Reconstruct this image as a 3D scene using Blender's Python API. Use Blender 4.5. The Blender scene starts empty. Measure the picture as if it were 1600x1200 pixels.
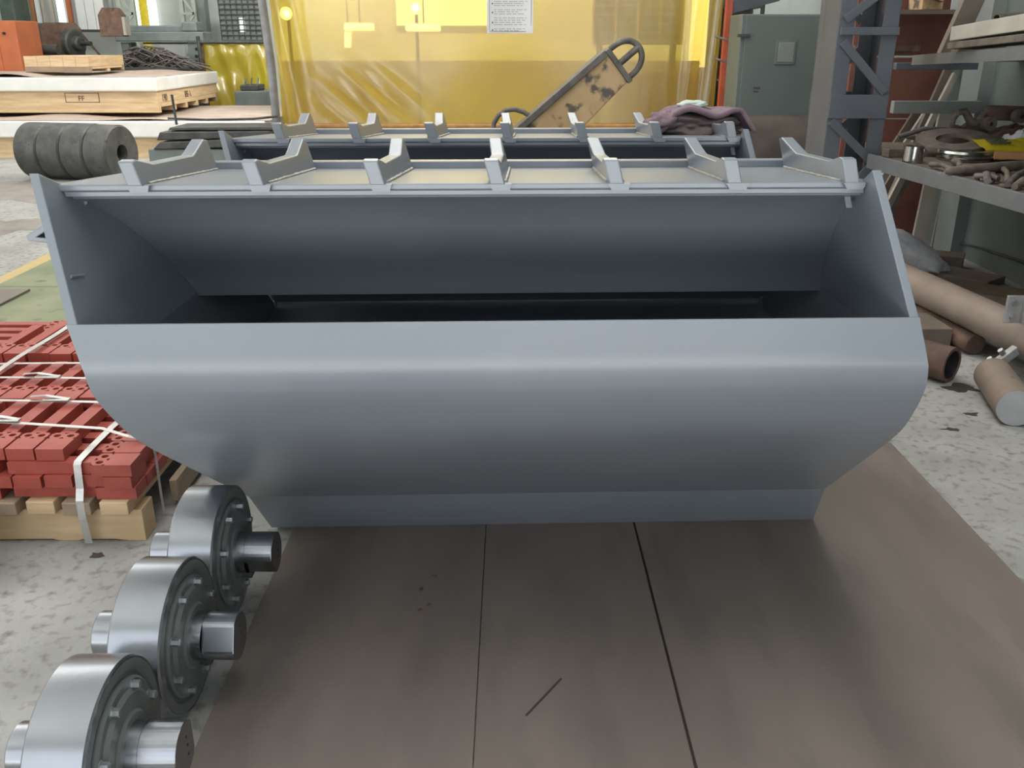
import bpy, bmesh, math, random
from mathutils import Vector, Matrix, noise
random.seed(7)
S = bpy.context.scene
COL = S.collection
PI = math.pi

# ------------------------------------------------------------------ camera
F_PX, HOR, CAM_H = 1400.0, 65.0, 1.5
PITCH = math.atan((600 - HOR) / F_PX)
cp, sp = math.cos(PITCH), math.sin(PITCH)
cam = bpy.data.cameras.new('camera')
cam.sensor_width = 36.0
cam.lens = F_PX / 1600.0 * 36.0
cam.clip_start, cam.clip_end = 0.05, 200
camo = bpy.data.objects.new('camera', cam)
COL.objects.link(camo)
camo.location = (0, 0, CAM_H)
camo.rotation_euler = (PI / 2 - PITCH, 0, 0)
S.camera = camo

# ------------------------------------------------------------------ world, lights, exposure
S.view_settings.view_transform = 'Standard'
S.view_settings.look = 'None'
S.view_settings.gamma = 1.0
S.view_settings.use_curve_mapping = False
S.view_settings.exposure = 0.1
W = bpy.data.worlds.new('sky')
S.world = W
W.use_nodes = True
W.node_tree.nodes['Background'].inputs[0].default_value = (0.80, 0.90, 1.0, 1)
W.node_tree.nodes['Background'].inputs[1].default_value = 0.5

def area(name, loc, rot, sx, sy, power, col=(1, 1, 1)):
    l = bpy.data.lights.new(name, 'AREA')
    l.shape = 'RECTANGLE'; l.size = sx; l.size_y = sy; l.energy = power; l.color = col
    o = bpy.data.objects.new(name, l); COL.objects.link(o)
    o.location = loc; o.rotation_euler = rot
    return o
area('roof_skylight', (-0.3, 6.5, 6.7), (0, 0, 0), 3.2, 13, 430, (1, 0.98, 0.95))
area('roof_skylight', (-7.2, 8.0, 6.7), (0, 0, 0), 2.6, 20, 650, (1, 0.98, 0.95))
area('side_doorway_daylight', (-11.7, 5.0, 2.4), (0, -PI / 2, 0), 4.4, 9, 330, (0.95, 0.98, 1.0))
area('front_doorway_daylight', (-1.6, -4.2, 2.7), (PI / 2, 0, 0), 12, 5.2, 245, (0.93, 0.96, 1.0))
sun = bpy.data.lights.new('sun', 'SUN'); sun.energy = 46.0; sun.angle = 0.01; sun.color = (0.94, 0.97, 1.0)
suno = bpy.data.objects.new('sun', sun); COL.objects.link(suno)
suno.rotation_euler = (math.radians(30), 0, math.radians(-6))

# ------------------------------------------------------------------ pixel helpers (1600x1200 frame), used to find where things stand
def ray(u, v):
    a = (u - 800) / F_PX; b = (v - 600) / F_PX
    return Vector((a, cp - b * sp, -sp - b * cp))
CAM = Vector((0, 0, CAM_H))
def at(u, v, Y):
    r = ray(u, v); return CAM + r * (Y / r.y)
def atz(u, v, z=0.0):
    r = ray(u, v); return CAM + r * ((z - CAM_H) / r.z)

# ------------------------------------------------------------------ materials
MATS = {}
def mat(name, c1, c2=None, rough=0.5, metal=0.0, scale=6.0, bump=0.0, bscale=None, detail=6, lo=0.35, hi=0.65,
        stretch=(1, 1, 1), rvar=0.0, spec=0.5, c3=None, c3t=(0.62, 0.7), c3scale=20.0, coat=0.0):
    m = bpy.data.materials.new(name); m.use_nodes = True
    nt = m.node_tree; n = nt.nodes; b = n['Principled BSDF']
    b.inputs['Roughness'].default_value = rough
    b.inputs['Metallic'].default_value = metal
    b.inputs['Specular IOR Level'].default_value = spec
    b.inputs['Coat Weight'].default_value = coat
    b.inputs['Coat Roughness'].default_value = 0.15
    b.inputs['Base Color'].default_value = (*c1, 1)
    tc = n.new('ShaderNodeTexCoord'); mp = n.new('ShaderNodeMapping')
    mp.inputs['Scale'].default_value = stretch
    nt.links.new(tc.outputs['Object'], mp.inputs['Vector'])
    def nz(sc, det=detail):
        t = n.new('ShaderNodeTexNoise'); t.inputs['Scale'].default_value = sc; t.inputs['Detail'].default_value = det
        nt.links.new(mp.outputs['Vector'], t.inputs['Vector']); return t
    if c2 is not None:
        t = nz(scale); r = n.new('ShaderNodeValToRGB')
        r.color_ramp.elements[0].position = lo; r.color_ramp.elements[1].position = hi
        r.color_ramp.elements[0].color = (*c1, 1); r.color_ramp.elements[1].color = (*c2, 1)
        nt.links.new(t.outputs['Fac'], r.inputs['Fac'])
        out = r.outputs['Color']
        if c3 is not None:
            t3 = nz(c3scale, 4); r3 = n.new('ShaderNodeValToRGB')
            r3.color_ramp.elements[0].position = c3t[0]; r3.color_ramp.elements[1].position = c3t[1]
            mx = n.new('ShaderNodeMix'); mx.data_type = 'RGBA'
            nt.links.new(t3.outputs['Fac'], r3.inputs['Fac'])
            nt.links.new(r3.outputs['Color'], mx.inputs['Factor'])
            nt.links.new(out, mx.inputs['A']); mx.inputs['B'].default_value = (*c3, 1)
            out = mx.outputs['Result']
        nt.links.new(out, b.inputs['Base Color'])
        if rvar:
            mr = n.new('ShaderNodeMapRange'); mr.inputs['To Min'].default_value = rough - rvar; mr.inputs['To Max'].default_value = rough + rvar
            nt.links.new(t.outputs['Fac'], mr.inputs['Value']); nt.links.new(mr.outputs['Result'], b.inputs['Roughness'])
    if bump:
        t = nz(bscale or scale * 3); bp = n.new('ShaderNodeBump'); bp.inputs['Strength'].default_value = bump
        bp.inputs['Distance'].default_value = 0.01
        nt.links.new(t.outputs['Fac'], bp.inputs['Height']); nt.links.new(bp.outputs['Normal'], b.inputs['Normal'])
    MATS[name] = m
    return m
M_PAINT = mat('grey_blue_paint', (0.178, 0.199, 0.226), (0.198, 0.219, 0.246), rough=0.33, scale=2.5, bump=0.02, bscale=40, rvar=0.05, coat=0.25)
M_PAINT_WORN = mat('worn_deck_paint', (0.26, 0.235, 0.21), (0.20, 0.205, 0.21), rough=0.38, scale=5, bump=0.03, bscale=60)
M_WELD = mat('weld_bead', (0.42, 0.42, 0.41), (0.25, 0.26, 0.27), rough=0.3, metal=0.6, scale=60, bump=0.5, bscale=120)
M_CONC = mat('concrete', (0.26, 0.255, 0.24), (0.39, 0.385, 0.365), rough=0.75, scale=3.0, detail=12, lo=0.3, hi=0.7, bump=0.3, bscale=40,
             c3=(0.16, 0.14, 0.12), c3t=(0.52, 0.75), c3scale=26)
M_GREEN = mat('green_floor_paint', (0.155, 0.18, 0.10), (0.24, 0.25, 0.15), rough=0.6, scale=3, detail=8, bump=0.1, bscale=30, c3=(0.12, 0.13, 0.09), c3scale=9)
M_YLINE = mat('yellow_line_paint', (0.52, 0.36, 0.10), (0.40, 0.33, 0.20), rough=0.6, scale=12, bump=0.1)
M_PLATE = mat('mill_scale_plate', (0.150, 0.122, 0.104), (0.205, 0.168, 0.144), rough=0.55, scale=1.6, detail=9, lo=0.3, hi=0.7, bump=0.06, bscale=20,
              stretch=(2.0, 0.55, 1), rvar=0.08, c3=(0.125, 0.104, 0.092), c3t=(0.5, 0.8), c3scale=3.5)
M_STEEL = mat('machined_steel', (0.38, 0.395, 0.42), (0.34, 0.355, 0.38), rough=0.27, metal=1.0, scale=8, bump=0.015, bscale=90, stretch=(1, 1, 1))
M_FLANGE = mat('grey_flange_paint', (0.115, 0.128, 0.122), (0.14, 0.15, 0.145), rough=0.36, scale=8, bump=0.02, bscale=70)
M_BOLT = mat('zinc_bolt', (0.42, 0.45, 0.46), (0.3, 0.32, 0.33), rough=0.33, metal=0.8, scale=30)
M_DARK = mat('dark_bore', (0.015, 0.015, 0.017), rough=0.7)
M_RED = mat('red_oxide_paint', (0.30, 0.050, 0.034), (0.35, 0.075, 0.052), rough=0.5, scale=12, bump=0.05, bscale=80)
M_PINE = mat('pine', (0.52, 0.36, 0.20), (0.64, 0.48, 0.29), rough=0.65, scale=3, stretch=(1, 1, 9), detail=8, bump=0.05, bscale=20)
M_PINE_D = mat('weathered_pine', (0.25, 0.185, 0.13), (0.36, 0.27, 0.18), rough=0.75, scale=5, detail=8, bump=0.08)
M_PINE_E = mat('pine_end', (0.50, 0.37, 0.22), (0.42, 0.29, 0.16), rough=0.7, scale=20, bump=0.05)
M_STRAP = mat('strap_steel', (0.62, 0.60, 0.57), (0.5, 0.49, 0.47), rough=0.35, metal=0.75, scale=20)
M_FILM = mat('white_wrap', (0.66, 0.65, 0.62), (0.74, 0.73, 0.70), rough=0.5, scale=3, bump=0.15, bscale=8)
M_PAPER = mat('brown_paper', (0.36, 0.285, 0.235), (0.43, 0.345, 0.29), rough=0.7, scale=4, bump=0.1)
M_CAST = mat('dark_cast_steel', (0.06, 0.062, 0.06), (0.105, 0.103, 0.095), rough=0.55, scale=7, metal=0.3, bump=0.15, bscale=30, c3=(0.05, 0.04, 0.035), c3scale=25)
M_CHROME = mat('bright_turned_steel', (0.55, 0.54, 0.5), (0.3, 0.29, 0.27), rough=0.2, metal=1.0, scale=6)
M_BLACK = mat('black_steel', (0.035, 0.035, 0.037), (0.075, 0.073, 0.07), rough=0.5, scale=8, bump=0.05)
M_RUST = mat('rust_brown', (0.095, 0.058, 0.042), (0.17, 0.10, 0.068), rough=0.75, scale=10, bump=0.2, bscale=50, c3=(0.06, 0.045, 0.04), c3scale=14)
M_SCRAP = mat('dusty_scrap', (0.095, 0.073, 0.058), (0.155, 0.125, 0.10), rough=0.8, scale=14, bump=0.25, bscale=60)
M_PIPE = mat('dusty_brown_pipe', (0.20, 0.155, 0.125), (0.26, 0.205, 0.17), rough=0.6, scale=5, bump=0.05, bscale=30, c3=(0.12, 0.085, 0.065), c3t=(0.64, 0.7), c3scale=6)
M_ORANGE = mat('orange_paint', (0.55, 0.16, 0.06), (0.46, 0.13, 0.05), rough=0.5, scale=4)
M_REDPOST = mat('red_orange_post', (0.46, 0.095, 0.04), (0.38, 0.07, 0.035), rough=0.45, scale=8)
M_WALLG = mat('grey_green_wall', (0.115, 0.14, 0.132), (0.14, 0.165, 0.155), rough=0.55, scale=1.5)
M_WALLP = mat('pale_wall', (0.44, 0.48, 0.45), (0.50, 0.53, 0.50), rough=0.7, scale=1.2)
M_WHITE = mat('white_board', (0.70, 0.71, 0.70), (0.62, 0.63, 0.62), rough=0.5, scale=2)
M_COLUMN = mat('column_grey_paint', (0.07, 0.076, 0.09), (0.09, 0.096, 0.11), rough=0.5, scale=4, c3=(0.3, 0.28, 0.25), c3t=(0.74, 0.78), c3scale=30)
M_SHELF = mat('shelf_grey_paint', (0.115, 0.12, 0.125), (0.14, 0.14, 0.14), rough=0.55, scale=6, c3=(0.25, 0.22, 0.19), c3t=(0.68, 0.76), c3scale=18)
M_BEAMG = mat('light_grey_beam', (0.20, 0.22, 0.21), (0.23, 0.245, 0.235), rough=0.5, scale=4)
M_REDB = mat('red_brown_panel', (0.16, 0.058, 0.042), (0.20, 0.078, 0.055), rough=0.65, scale=5)
M_TAN = mat('tan_coated', (0.44, 0.29, 0.14), (0.53, 0.36, 0.19), rough=0.65, scale=7, bump=0.1, c3=(0.11, 0.09, 0.075), c3t=(0.54, 0.64), c3scale=13)
M_GRIM = mat('grimy_steel', (0.085, 0.075, 0.068), (0.16, 0.14, 0.125), rough=0.6, metal=0.2, scale=18, bump=0.2)
M_PURPLE = mat('mauve_cloth', (0.16, 0.105, 0.125), (0.20, 0.14, 0.16), rough=0.9, scale=20, bump=0.2)
M_MINT = mat('mint_cloth', (0.45, 0.52, 0.45), rough=0.9)
M_CLOTHD = mat('dark_brown_cloth', (0.075, 0.055, 0.055), (0.11, 0.08, 0.08), rough=0.9, scale=20, bump=0.2)
M_POST = mat('poster_paper', (0.72, 0.71, 0.71), rough=0.5)
M_INK = mat('poster_ink', (0.12, 0.12, 0.15), rough=0.6)
M_INKB = mat('crate_ink', (0.09, 0.055, 0.035), rough=0.7)
M_MACH = mat('machine_grey_green', (0.14, 0.17, 0.165), (0.18, 0.205, 0.20), rough=0.5, scale=6)
M_DKGREEN = mat('dark_green_machine', (0.05, 0.075, 0.06), (0.08, 0.11, 0.09), rough=0.5, scale=6)
M_LATT = mat('pale_green_lattice', (0.36, 0.40, 0.35), rough=0.5)
M_YPACK = mat('yellow_pack', (0.72, 0.58, 0.03), (0.65, 0.50, 0.02), rough=0.45, scale=10)
M_OBAR = mat('orange_brown_bar', (0.36, 0.17, 0.06), (0.28, 0.14, 0.06), rough=0.6, scale=10)
M_BAG = mat('white_plastic_bag', (0.80, 0.80, 0.82), (0.6, 0.6, 0.64), rough=0.4, scale=12, bump=0.4)
M_ZPLATE = mat('galvanised_bracket', (0.40, 0.395, 0.38), (0.32, 0.31, 0.3), rough=0.45, metal=0.4, scale=15)
M_BOARD = mat('dusty_board', (0.13, 0.10, 0.08), (0.18, 0.145, 0.115), rough=0.75, scale=6)
M_PALEB = mat('pale_board', (0.42, 0.39, 0.33), (0.36, 0.33, 0.28), rough=0.7, scale=6)
M_CEIL = mat('roof_sheet', (0.50, 0.51, 0.51), rough=0.7)
M_BARE = mat('cut_bar_end', (0.42, 0.43, 0.43), (0.36, 0.37, 0.37), rough=0.4, metal=0.3, scale=10)
M_OIL_SHADE = mat('oil_and_shade', (0.05, 0.038, 0.03), rough=0.6)  # also used as painted shade in the plate gap
M_DIRT = mat('floor_grime', (0.20, 0.175, 0.15), (0.28, 0.255, 0.23), rough=0.8, scale=3, detail=10, bump=0.2, bscale=25)
M_GREYPOLE = mat('galvanised_pole', (0.30, 0.29, 0.29), (0.22, 0.21, 0.21), rough=0.5, metal=0.3, scale=10)
M_TANK = mat('dark_brown_steel', (0.05, 0.04, 0.034), (0.085, 0.066, 0.054), rough=0.45, scale=5)
M_RAIL = mat('orange_rail', (0.42, 0.22, 0.06), (0.30, 0.15, 0.05), rough=0.5, scale=12)

def emis(name, col, strength):
    m = bpy.data.materials.new(name); m.use_nodes = True; b = m.node_tree.nodes['Principled BSDF']
    b.inputs['Base Color'].default_value = (*col, 1)
    b.inputs['Emission Color'].default_value = (*col, 1); b.inputs['Emission Strength'].default_value = strength
    return m
M_LAMP = emis('lit_lamp', (1, 0.98, 0.92), 14)
M_TUBE = emis('lit_tube', (1, 0.97, 0.9), 4.5)
M_WINLIT = emis('lit_window', (0.92, 0.97, 1.0), 1.1)

def film_mat(name, col, transp=0.35):
    m = bpy.data.materials.new(name); m.use_nodes = True
    nt = m.node_tree; n = nt.nodes; n.remove(n['Principled BSDF'])
    out = n['Material Output']
    def nd(t): return n.new(t)
    tr = nd('ShaderNodeBsdfTransparent'); tl = nd('ShaderNodeBsdfTranslucent'); df = nd('ShaderNodeBsdfDiffuse'); gl = nd('ShaderNodeBsdfGlossy')
    tc = nd('ShaderNodeTexCoord'); nz = nd('ShaderNodeTexNoise'); nz.inputs['Scale'].default_value = 0.9; nz.inputs['Detail'].default_value = 5
    nt.links.new(tc.outputs['Object'], nz.inputs['Vector'])
    r = nd('ShaderNodeValToRGB'); r.color_ramp.elements[0].position = 0.35; r.color_ramp.elements[1].position = 0.65
    r.color_ramp.elements[0].color = (*col, 1); r.color_ramp.elements[1].color = (col[0] * 0.86, col[1] * 0.80, col[2] * 1.2, 1)
    nt.links.new(nz.outputs['Fac'], r.inputs['Fac'])
    for s in (tr, tl, df): nt.links.new(r.outputs['Color'], s.inputs['Color'])
    gl.inputs['Roughness'].default_value = 0.25
    bn = nd('ShaderNodeTexNoise'); bn.inputs['Scale'].default_value = 3.0; bn.inputs['Detail'].default_value = 3
    mp = nd('ShaderNodeMapping'); mp.inputs['Scale'].default_value = (1.6, 1, 0.7); mp.inputs['Rotation'].default_value = (0, 0.35, 0)
    nt.links.new(tc.outputs['Object'], mp.inputs['Vector']); nt.links.new(mp.outputs['Vector'], bn.inputs['Vector'])
    bp = nd('ShaderNodeBump'); bp.inputs['Strength'].default_value = 0.10; bp.inputs['Distance'].default_value = 0.05
    nt.links.new(bn.outputs['Fac'], bp.inputs['Height']); nt.links.new(bp.outputs['Normal'], gl.inputs['Normal'])
    def mix(a, b, fac):
        x = nd('ShaderNodeMixShader'); x.inputs[0].default_value = fac
        nt.links.new(a.outputs[0], x.inputs[1]); nt.links.new(b.outputs[0], x.inputs[2]); return x
    a = mix(df, tl, 0.55); b = mix(a, tr, transp)
    fr = nd('ShaderNodeFresnel'); fr.inputs['IOR'].default_value = 1.6
    x = mix(b, gl, 0.09)
    nt.links.new(x.outputs[0], out.inputs['Surface'])
    return m
M_CURT = film_mat('yellow_welding_film', (0.70, 0.52, 0.085), 0.55)
M_CURT2 = film_mat('bright_yellow_film', (0.80, 0.66, 0.06), 0.25)

# ------------------------------------------------------------------ mesh helpers
class MB:
    def __init__(s, M=None): s.v = []; s.f = []; s.M = M or Matrix.Identity(4); s.sm = []
    def add(s, vs, fs, smooth=False):
        o = len(s.v); s.v += [tuple(s.M @ Vector(p)) for p in vs]
        s.f += [tuple(i + o for i in q) for q in fs]; s.sm += [smooth] * len(fs); return s
    def box(s, a, b):
        x0, y0, z0 = a; x1, y1, z1 = b
        return s.add([(x0, y0, z0), (x1, y0, z0), (x1, y1, z0), (x0, y1, z0), (x0, y0, z1), (x1, y0, z1), (x1, y1, z1), (x0, y1, z1)],
                     [(0, 3, 2, 1), (4, 5, 6, 7), (0, 1, 5, 4), (1, 2, 6, 5), (2, 3, 7, 6), (3, 0, 4, 7)])
    def bar(s, p, q, w, h, up=(0, 0, 1)):
        p, q, up = Vector(p), Vector(q), Vector(up)
        d = (q - p).normalized(); x = d.cross(up)
        if x.length < 1e-4: x = d.cross(Vector((1, 0, 0)))
        x.normalize(); y = x.cross(d).normalized()
        vs = [e + x * (sx * w / 2) + y * (sy * h / 2) for e in (p, q) for sx, sy in ((-1, -1), (1, -1), (1, 1), (-1, 1))]
        return s.add(vs, [(3, 2, 1, 0), (4, 5, 6, 7), (0, 1, 5, 4), (1, 2, 6, 5), (2, 3, 7, 6), (3, 0, 4, 7)])
    def tube(s, pts, r, n=12, cap=True, closed=False):
        pts = [Vector(p) for p in pts]; rs = r if isinstance(r, (list, tuple)) else [r] * len(pts)
        N = len(pts); rings = []; px = None
        for i, p in enumerate(pts):
            if closed: d = pts[(i + 1) % N] - pts[i - 1]
            else: d = pts[min(i + 1, N - 1)] - pts[max(i - 1, 0)]
            d.normalize()
            if px is None:
                px = d.cross(Vector((0, 0, 1)));
                if px.length < 1e-3: px = d.cross(Vector((1, 0, 0)))
            else: px = px - d * px.dot(d)
            px.normalize(); py = d.cross(px)
            rings.append([p + (px * math.cos(2 * PI * k / n) + py * math.sin(2 * PI * k / n)) * rs[i] for k in range(n)])
        vs = [q for g in rings for q in g]; fs = []
        for i in range(N if closed else N - 1):
            a, b = i * n, ((i + 1) % N) * n
            fs += [(a + k, a + (k + 1) % n, b + (k + 1) % n, b + k) for k in range(n)]
        s.add(vs, fs, True)
        if cap and not closed:
            s.add(rings[0], [tuple(reversed(range(n)))]); s.add(rings[-1], [tuple(range(n))])
        return s
    def lathe(s, prof, p, d, n=48, smooth=True, split=True):
        """prof: list of (axial, radius), revolved round the axis p + t d"""
        p, d = Vector(p), Vector(d).normalized()
        x = d.cross(Vector((0, 0, 1)))
        if x.length < 1e-3: x = Vector((1, 0, 0))
        x.normalize(); y = d.cross(x)
        def ring(a, r): return [p + d * a + (x * math.cos(2 * PI * k / n) + y * math.sin(2 * PI * k / n)) * r for k in range(n)]
        for (a0, r0), (a1, r1) in zip(prof, prof[1:]):
            if r0 < 1e-6 and r1 < 1e-6: continue
            if r1 < 1e-6: s.add(ring(a0, r0), [tuple(range(n))]); continue
            if r0 < 1e-6: s.add(ring(a1, r1), [tuple(reversed(range(n)))]); continue
            s.add(ring(a0, r0) + ring(a1, r1), [(k, (k + 1) % n, n + (k + 1) % n, n + k) for k in range(n)], abs(a1 - a0) > 1e-6 and smooth)
        return s
    def prism(s, poly, a, b, ax='x', fn=None):
        """extrude a polygon (list of 2D) along an axis between a and b"""
        def mk(q, t):
            return {'x': (t, q[0], q[1]), 'y': (q[0], t, q[1]), 'z': (q[0], q[1], t)}[ax]
        n = len(poly); vs = [mk(q, a) for q in poly] + [mk(q, b) for q in poly]
        if fn: vs = [fn(p) for p in vs]
        return s.add(vs, [tuple(reversed(range(n))), tuple(range(n, 2 * n))] + [(k, (k + 1) % n, n + (k + 1) % n, n + k) for k in range(n)])
    def grid(s, fn, nu, nv, smooth=True):
        vs = [fn(i / nu, j / nv) for j in range(nv + 1) for i in range(nu + 1)]
        fs = [(j * (nu + 1) + i, j * (nu + 1) + i + 1, (j + 1) * (nu + 1) + i + 1, (j + 1) * (nu + 1) + i) for j in range(nv) for i in range(nu)]
        return s.add(vs, fs, smooth)
    def mesh(s, name, m, weld=False):
        me = bpy.data.meshes.new(name); me.from_pydata(s.v, [], s.f)
        me.polygons.foreach_set('use_smooth', s.sm)
        bm = bmesh.new(); bm.from_mesh(me)
        if weld: bmesh.ops.remove_doubles(bm, verts=bm.verts, dist=1e-5)
        bmesh.ops.recalc_face_normals(bm, faces=bm.faces); bm.to_mesh(me); bm.free()
        me.materials.append(m); me.update(); return me

def link(name, me, parent=None):
    o = bpy.data.objects.new(name, me); COL.objects.link(o)
    if parent is not None:
        o.parent = parent
        if parent.type == 'EMPTY': o.location = -parent.location if parent.get('wb') else (0, 0, 0)
    return o
def part(name, mb, m, parent, bevel=0.0, label=None, weld=False):
    o = link(name, mb.mesh(name, m, weld or bevel > 0), parent)
    if bevel: bv(o, bevel)
    if label: o['label'] = label
    return o
def bv(o, w, seg=2):
    b = o.modifiers.new('bevel', 'BEVEL'); b.width = w; b.segments = seg; b.limit_method = 'ANGLE'; b.angle_limit = 0.6
    return o
def tag(o, label, cat, group=None):
    o['label'] = label; o['category'] = cat
    if group: o['group'] = group
    return o
def thing(name, label, cat, loc=(0, 0, 0), group=None, world=True):
    """an Empty at the thing's base; world=True: its parts' meshes are given in world coordinates"""
    o = bpy.data.objects.new(name, None); COL.objects.link(o); o.location = loc; o.empty_display_size = 0.1
    if world: o['wb'] = 1
    return tag(o, label, cat, group)
def single(name, mb, m, label, cat, bevel=0.0, group=None):
    o = part(name, mb, m, None, bevel); return tag(o, label, cat, group)
def struct(name, mb, m, parent=None):
    o = part(name, mb, m, parent)
    if parent is None: o['kind'] = 'structure'
    return o
def copy_tree(o, parent=None):
    c = o.copy(); COL.objects.link(c); c.parent = parent
    for ch in o.children: copy_tree(ch, c)
    return c
def box6(c, sz, M=None):
    return MB(M).box((c[0] - sz[0] / 2, c[1] - sz[1] / 2, c[2] - sz[2] / 2), (c[0] + sz[0] / 2, c[1] + sz[1] / 2, c[2] + sz[2] / 2))
def RZ(a, loc=(0, 0, 0)): return Matrix.Translation(Vector(loc)) @ Matrix.Rotation(a, 4, 'Z')

# ------------------------------------------------------------------ the setting
fl = struct('floor', MB().box((-24, -30, -0.2), (16, 24, 0)), M_CONC)
def strip(pts_l, pts_r, z0, z1):
    vs = []; n = len(pts_l)
    for (x, y) in pts_l: vs += [(x, y, z0), (x, y, z1)]
    for (x, y) in pts_r: vs += [(x, y, z0), (x, y, z1)]
    fs = []
    for i in range(n - 1):
        a, b, c, d = 2 * i, 2 * i + 2, 2 * (n + i), 2 * (n + i) + 2
        fs += [(a + 1, c + 1, d + 1, b + 1), (a, a + 1, b + 1, b), (c, d, d + 1, c + 1)]
    return MB().add(vs, fs)
def ragged(x, y0, y1, n, amp, seed):
    return [(x + amp * noise.noise((y0 + (y1 - y0) * i / n, seed, 0.3)) * 2, y0 + (y1 - y0) * i / n) for i in range(n + 1)]
part('green_walkway', strip(ragged(-3.40, -2, 9.5, 60, 0.02, 1), ragged(-2.44, -2, 9.5, 60, 0.01, 2), -0.01, 0.0015), M_GREEN, fl)
part('yellow_line', strip(ragged(-3.50, -2, 9.5, 90, 0.025, 3), ragged(-3.40, -2, 9.5, 90, 0.02, 1), -0.01, 0.002), M_YLINE, fl)
part('yellow_line', strip(ragged(-2.44, -2, 9.5, 90, 0.01, 2), ragged(-2.30, -2, 9.5, 90, 0.012, 4), -0.01, 0.002), M_YLINE, fl)
part('floor_joint', MB().box((-3.4, 5.70, -0.01), (-2.44, 5.708, 0.0022)), M_OIL_SHADE, fl)
def blot(c, rx, ry, seed, n=22):
    v = []
    for k in range(n):
        a = 2 * PI * k / n; r = 0.65 + 0.6 * noise.noise((math.cos(a) * 1.7 + seed, math.sin(a) * 1.7, seed))
        v.append((c[0] + rx * r * math.cos(a), c[1] + ry * r * math.sin(a)))
    return MB().prism(v, -0.002, 0.002, 'z')
for i, (u, v, rx, ry) in enumerate(((1505, 606, 0.13, 0.07), (1517, 647, 0.05, 0.025), (1487, 671, 0.05, 0.02), (1495, 540, 0.05, 0.03), (152, 868, 0.03, 0.02), (130, 1052, 0.02, 0.012))):
    part('oil_stain', blot(atz(u, v), rx, ry, i * 3.1), M_OIL_SHADE, fl)
for i, (u, v, rx, ry) in enumerate(((14, 352, 0.8, 0.7), (30, 305, 1.6, 1.1))):
    part('grime_patch', blot(atz(u, v), rx, ry, 31 + i * 2.3, 60), M_DIRT, fl)
part('seam_shade', MB().box((0.398, -0.85, -0.002), (0.411, 3.2, 0.004)), M_OIL_SHADE, fl)  # dark strip standing in for the shade down the gap between plates
struct('wall_right', MB().box((3.35, -4.5, 0), (3.6, 24, 7)), M_WALLG)
struct('wall_left', MB().box((-12.4, -4.5, 0), (-12, 24, 7)), M_WALLP)
struct('wall_back', MB().box((-14, 20, 0), (6, 20.3, 7)), M_WALLP)
struct('wall_front', MB().box((-12.4, -4.5, 0), (-7.7, -4.25, 7)).box((-7.7, -4.5, 5.4), (3.6, -4.25, 7)), M_WALLP)
struct('ceiling', MB().box((-14, -4.5, 7), (6, 24, 7.2)), M_CEIL)
struct('trim_1', MB().box((3.26, 6.58, 0), (3.35, 6.86, 4.5)), M_BEAMG)

# steel plates on the floor
for x0, x1, lab in ((-0.715, -0.0865, 'brown steel floor plate beside the rollers, against the concrete strip'),
                    (-0.084, 0.4005, 'narrow brown steel floor plate between fine seam and wide black gap'),
                    (0.4075, 1.505, 'wide brown steel floor plate next to bare concrete and pipes')):
    o = single('steel_plate', MB().box((x0, -0.9, 0.001), (x1, 3.24, 0.013)), M_PLATE, lab, 'steel plate', bevel=0.0015, group='steel plates on the floor')
    if x0 > 0.4:
        p, q = atz(877, 1060, 0.0134), atz(822, 1118, 0.0134)
        part('scratch', MB().bar(p, q, 0.006, 0.0008), M_OIL_SHADE, o)
    if x0 < -0.5:
        pass
for i, (u, v) in enumerate(((678, 901), (658, 921), (657, 954), (671, 946))):
    p = atz(u, v, 0.013)
    single('rust_flake', MB(Matrix.Translation(p) @ Matrix.Rotation(i * 1.3, 4, 'Z')).prism([(-0.008, -0.004), (0.004, -0.006), (0.009, 0.002), (-0.002, 0.006)], 0, 0.004, 'z'),
           M_RUST, ('topmost tiny rust flake, nearest the bucket lip', 'second tiny rust flake below the topmost one', 'lowest tiny rust flake on the brown plate', 'tiny rust flake just right of the lowest one')[i], 'flake', group='rust flakes on the plate')
single('steel_plate', MB().box((-4.6, 3.9, 0.003), (-3.10, 5.6, 0.016)), M_PLATE, 'brown steel sheet lying across the edge of the green walkway', 'steel plate')

# ------------------------------------------------------------------ buckets
BW = 1.788; HW = BW / 2
def xc(z): return 0.0 - 0.273 * (z - 0.85) if z > 0.85 else 0.0 - 0.129 * (z - 0.85)
def bw(p): return Vector((p[0] + xc(p[2]), p[1] + 0.03 * p[0], p[2]))
def catmull(P, n=6):
    out = []
    for i in range(len(P) - 1):
        p0 = P[max(i - 1, 0)]; p1 = P[i]; p2 = P[i + 1]; p3 = P[min(i + 2, len(P) - 1)]
        for k in range(n):
            t = k / n
            out.append(tuple(0.5 * (2 * b + (c - a) * t + (2 * a - 5 * b + 4 * c - d) * t * t + (3 * b - a - 3 * c + d) * t ** 3) for a, b, c, d in zip(p0, p1, p2, p3)))
    out.append(P[-1]); return out
def offset(P, t):
    out = []
    for i, p in enumerate(P):
        a = P[max(i - 1, 0)]; b = P[min(i + 1, len(P) - 1)]
        d = Vector((b[0] - a[0], b[1] - a[1])).normalized(); out.append((p[0] - d.y * t, p[1] + d.x * t))
    return out
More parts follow.
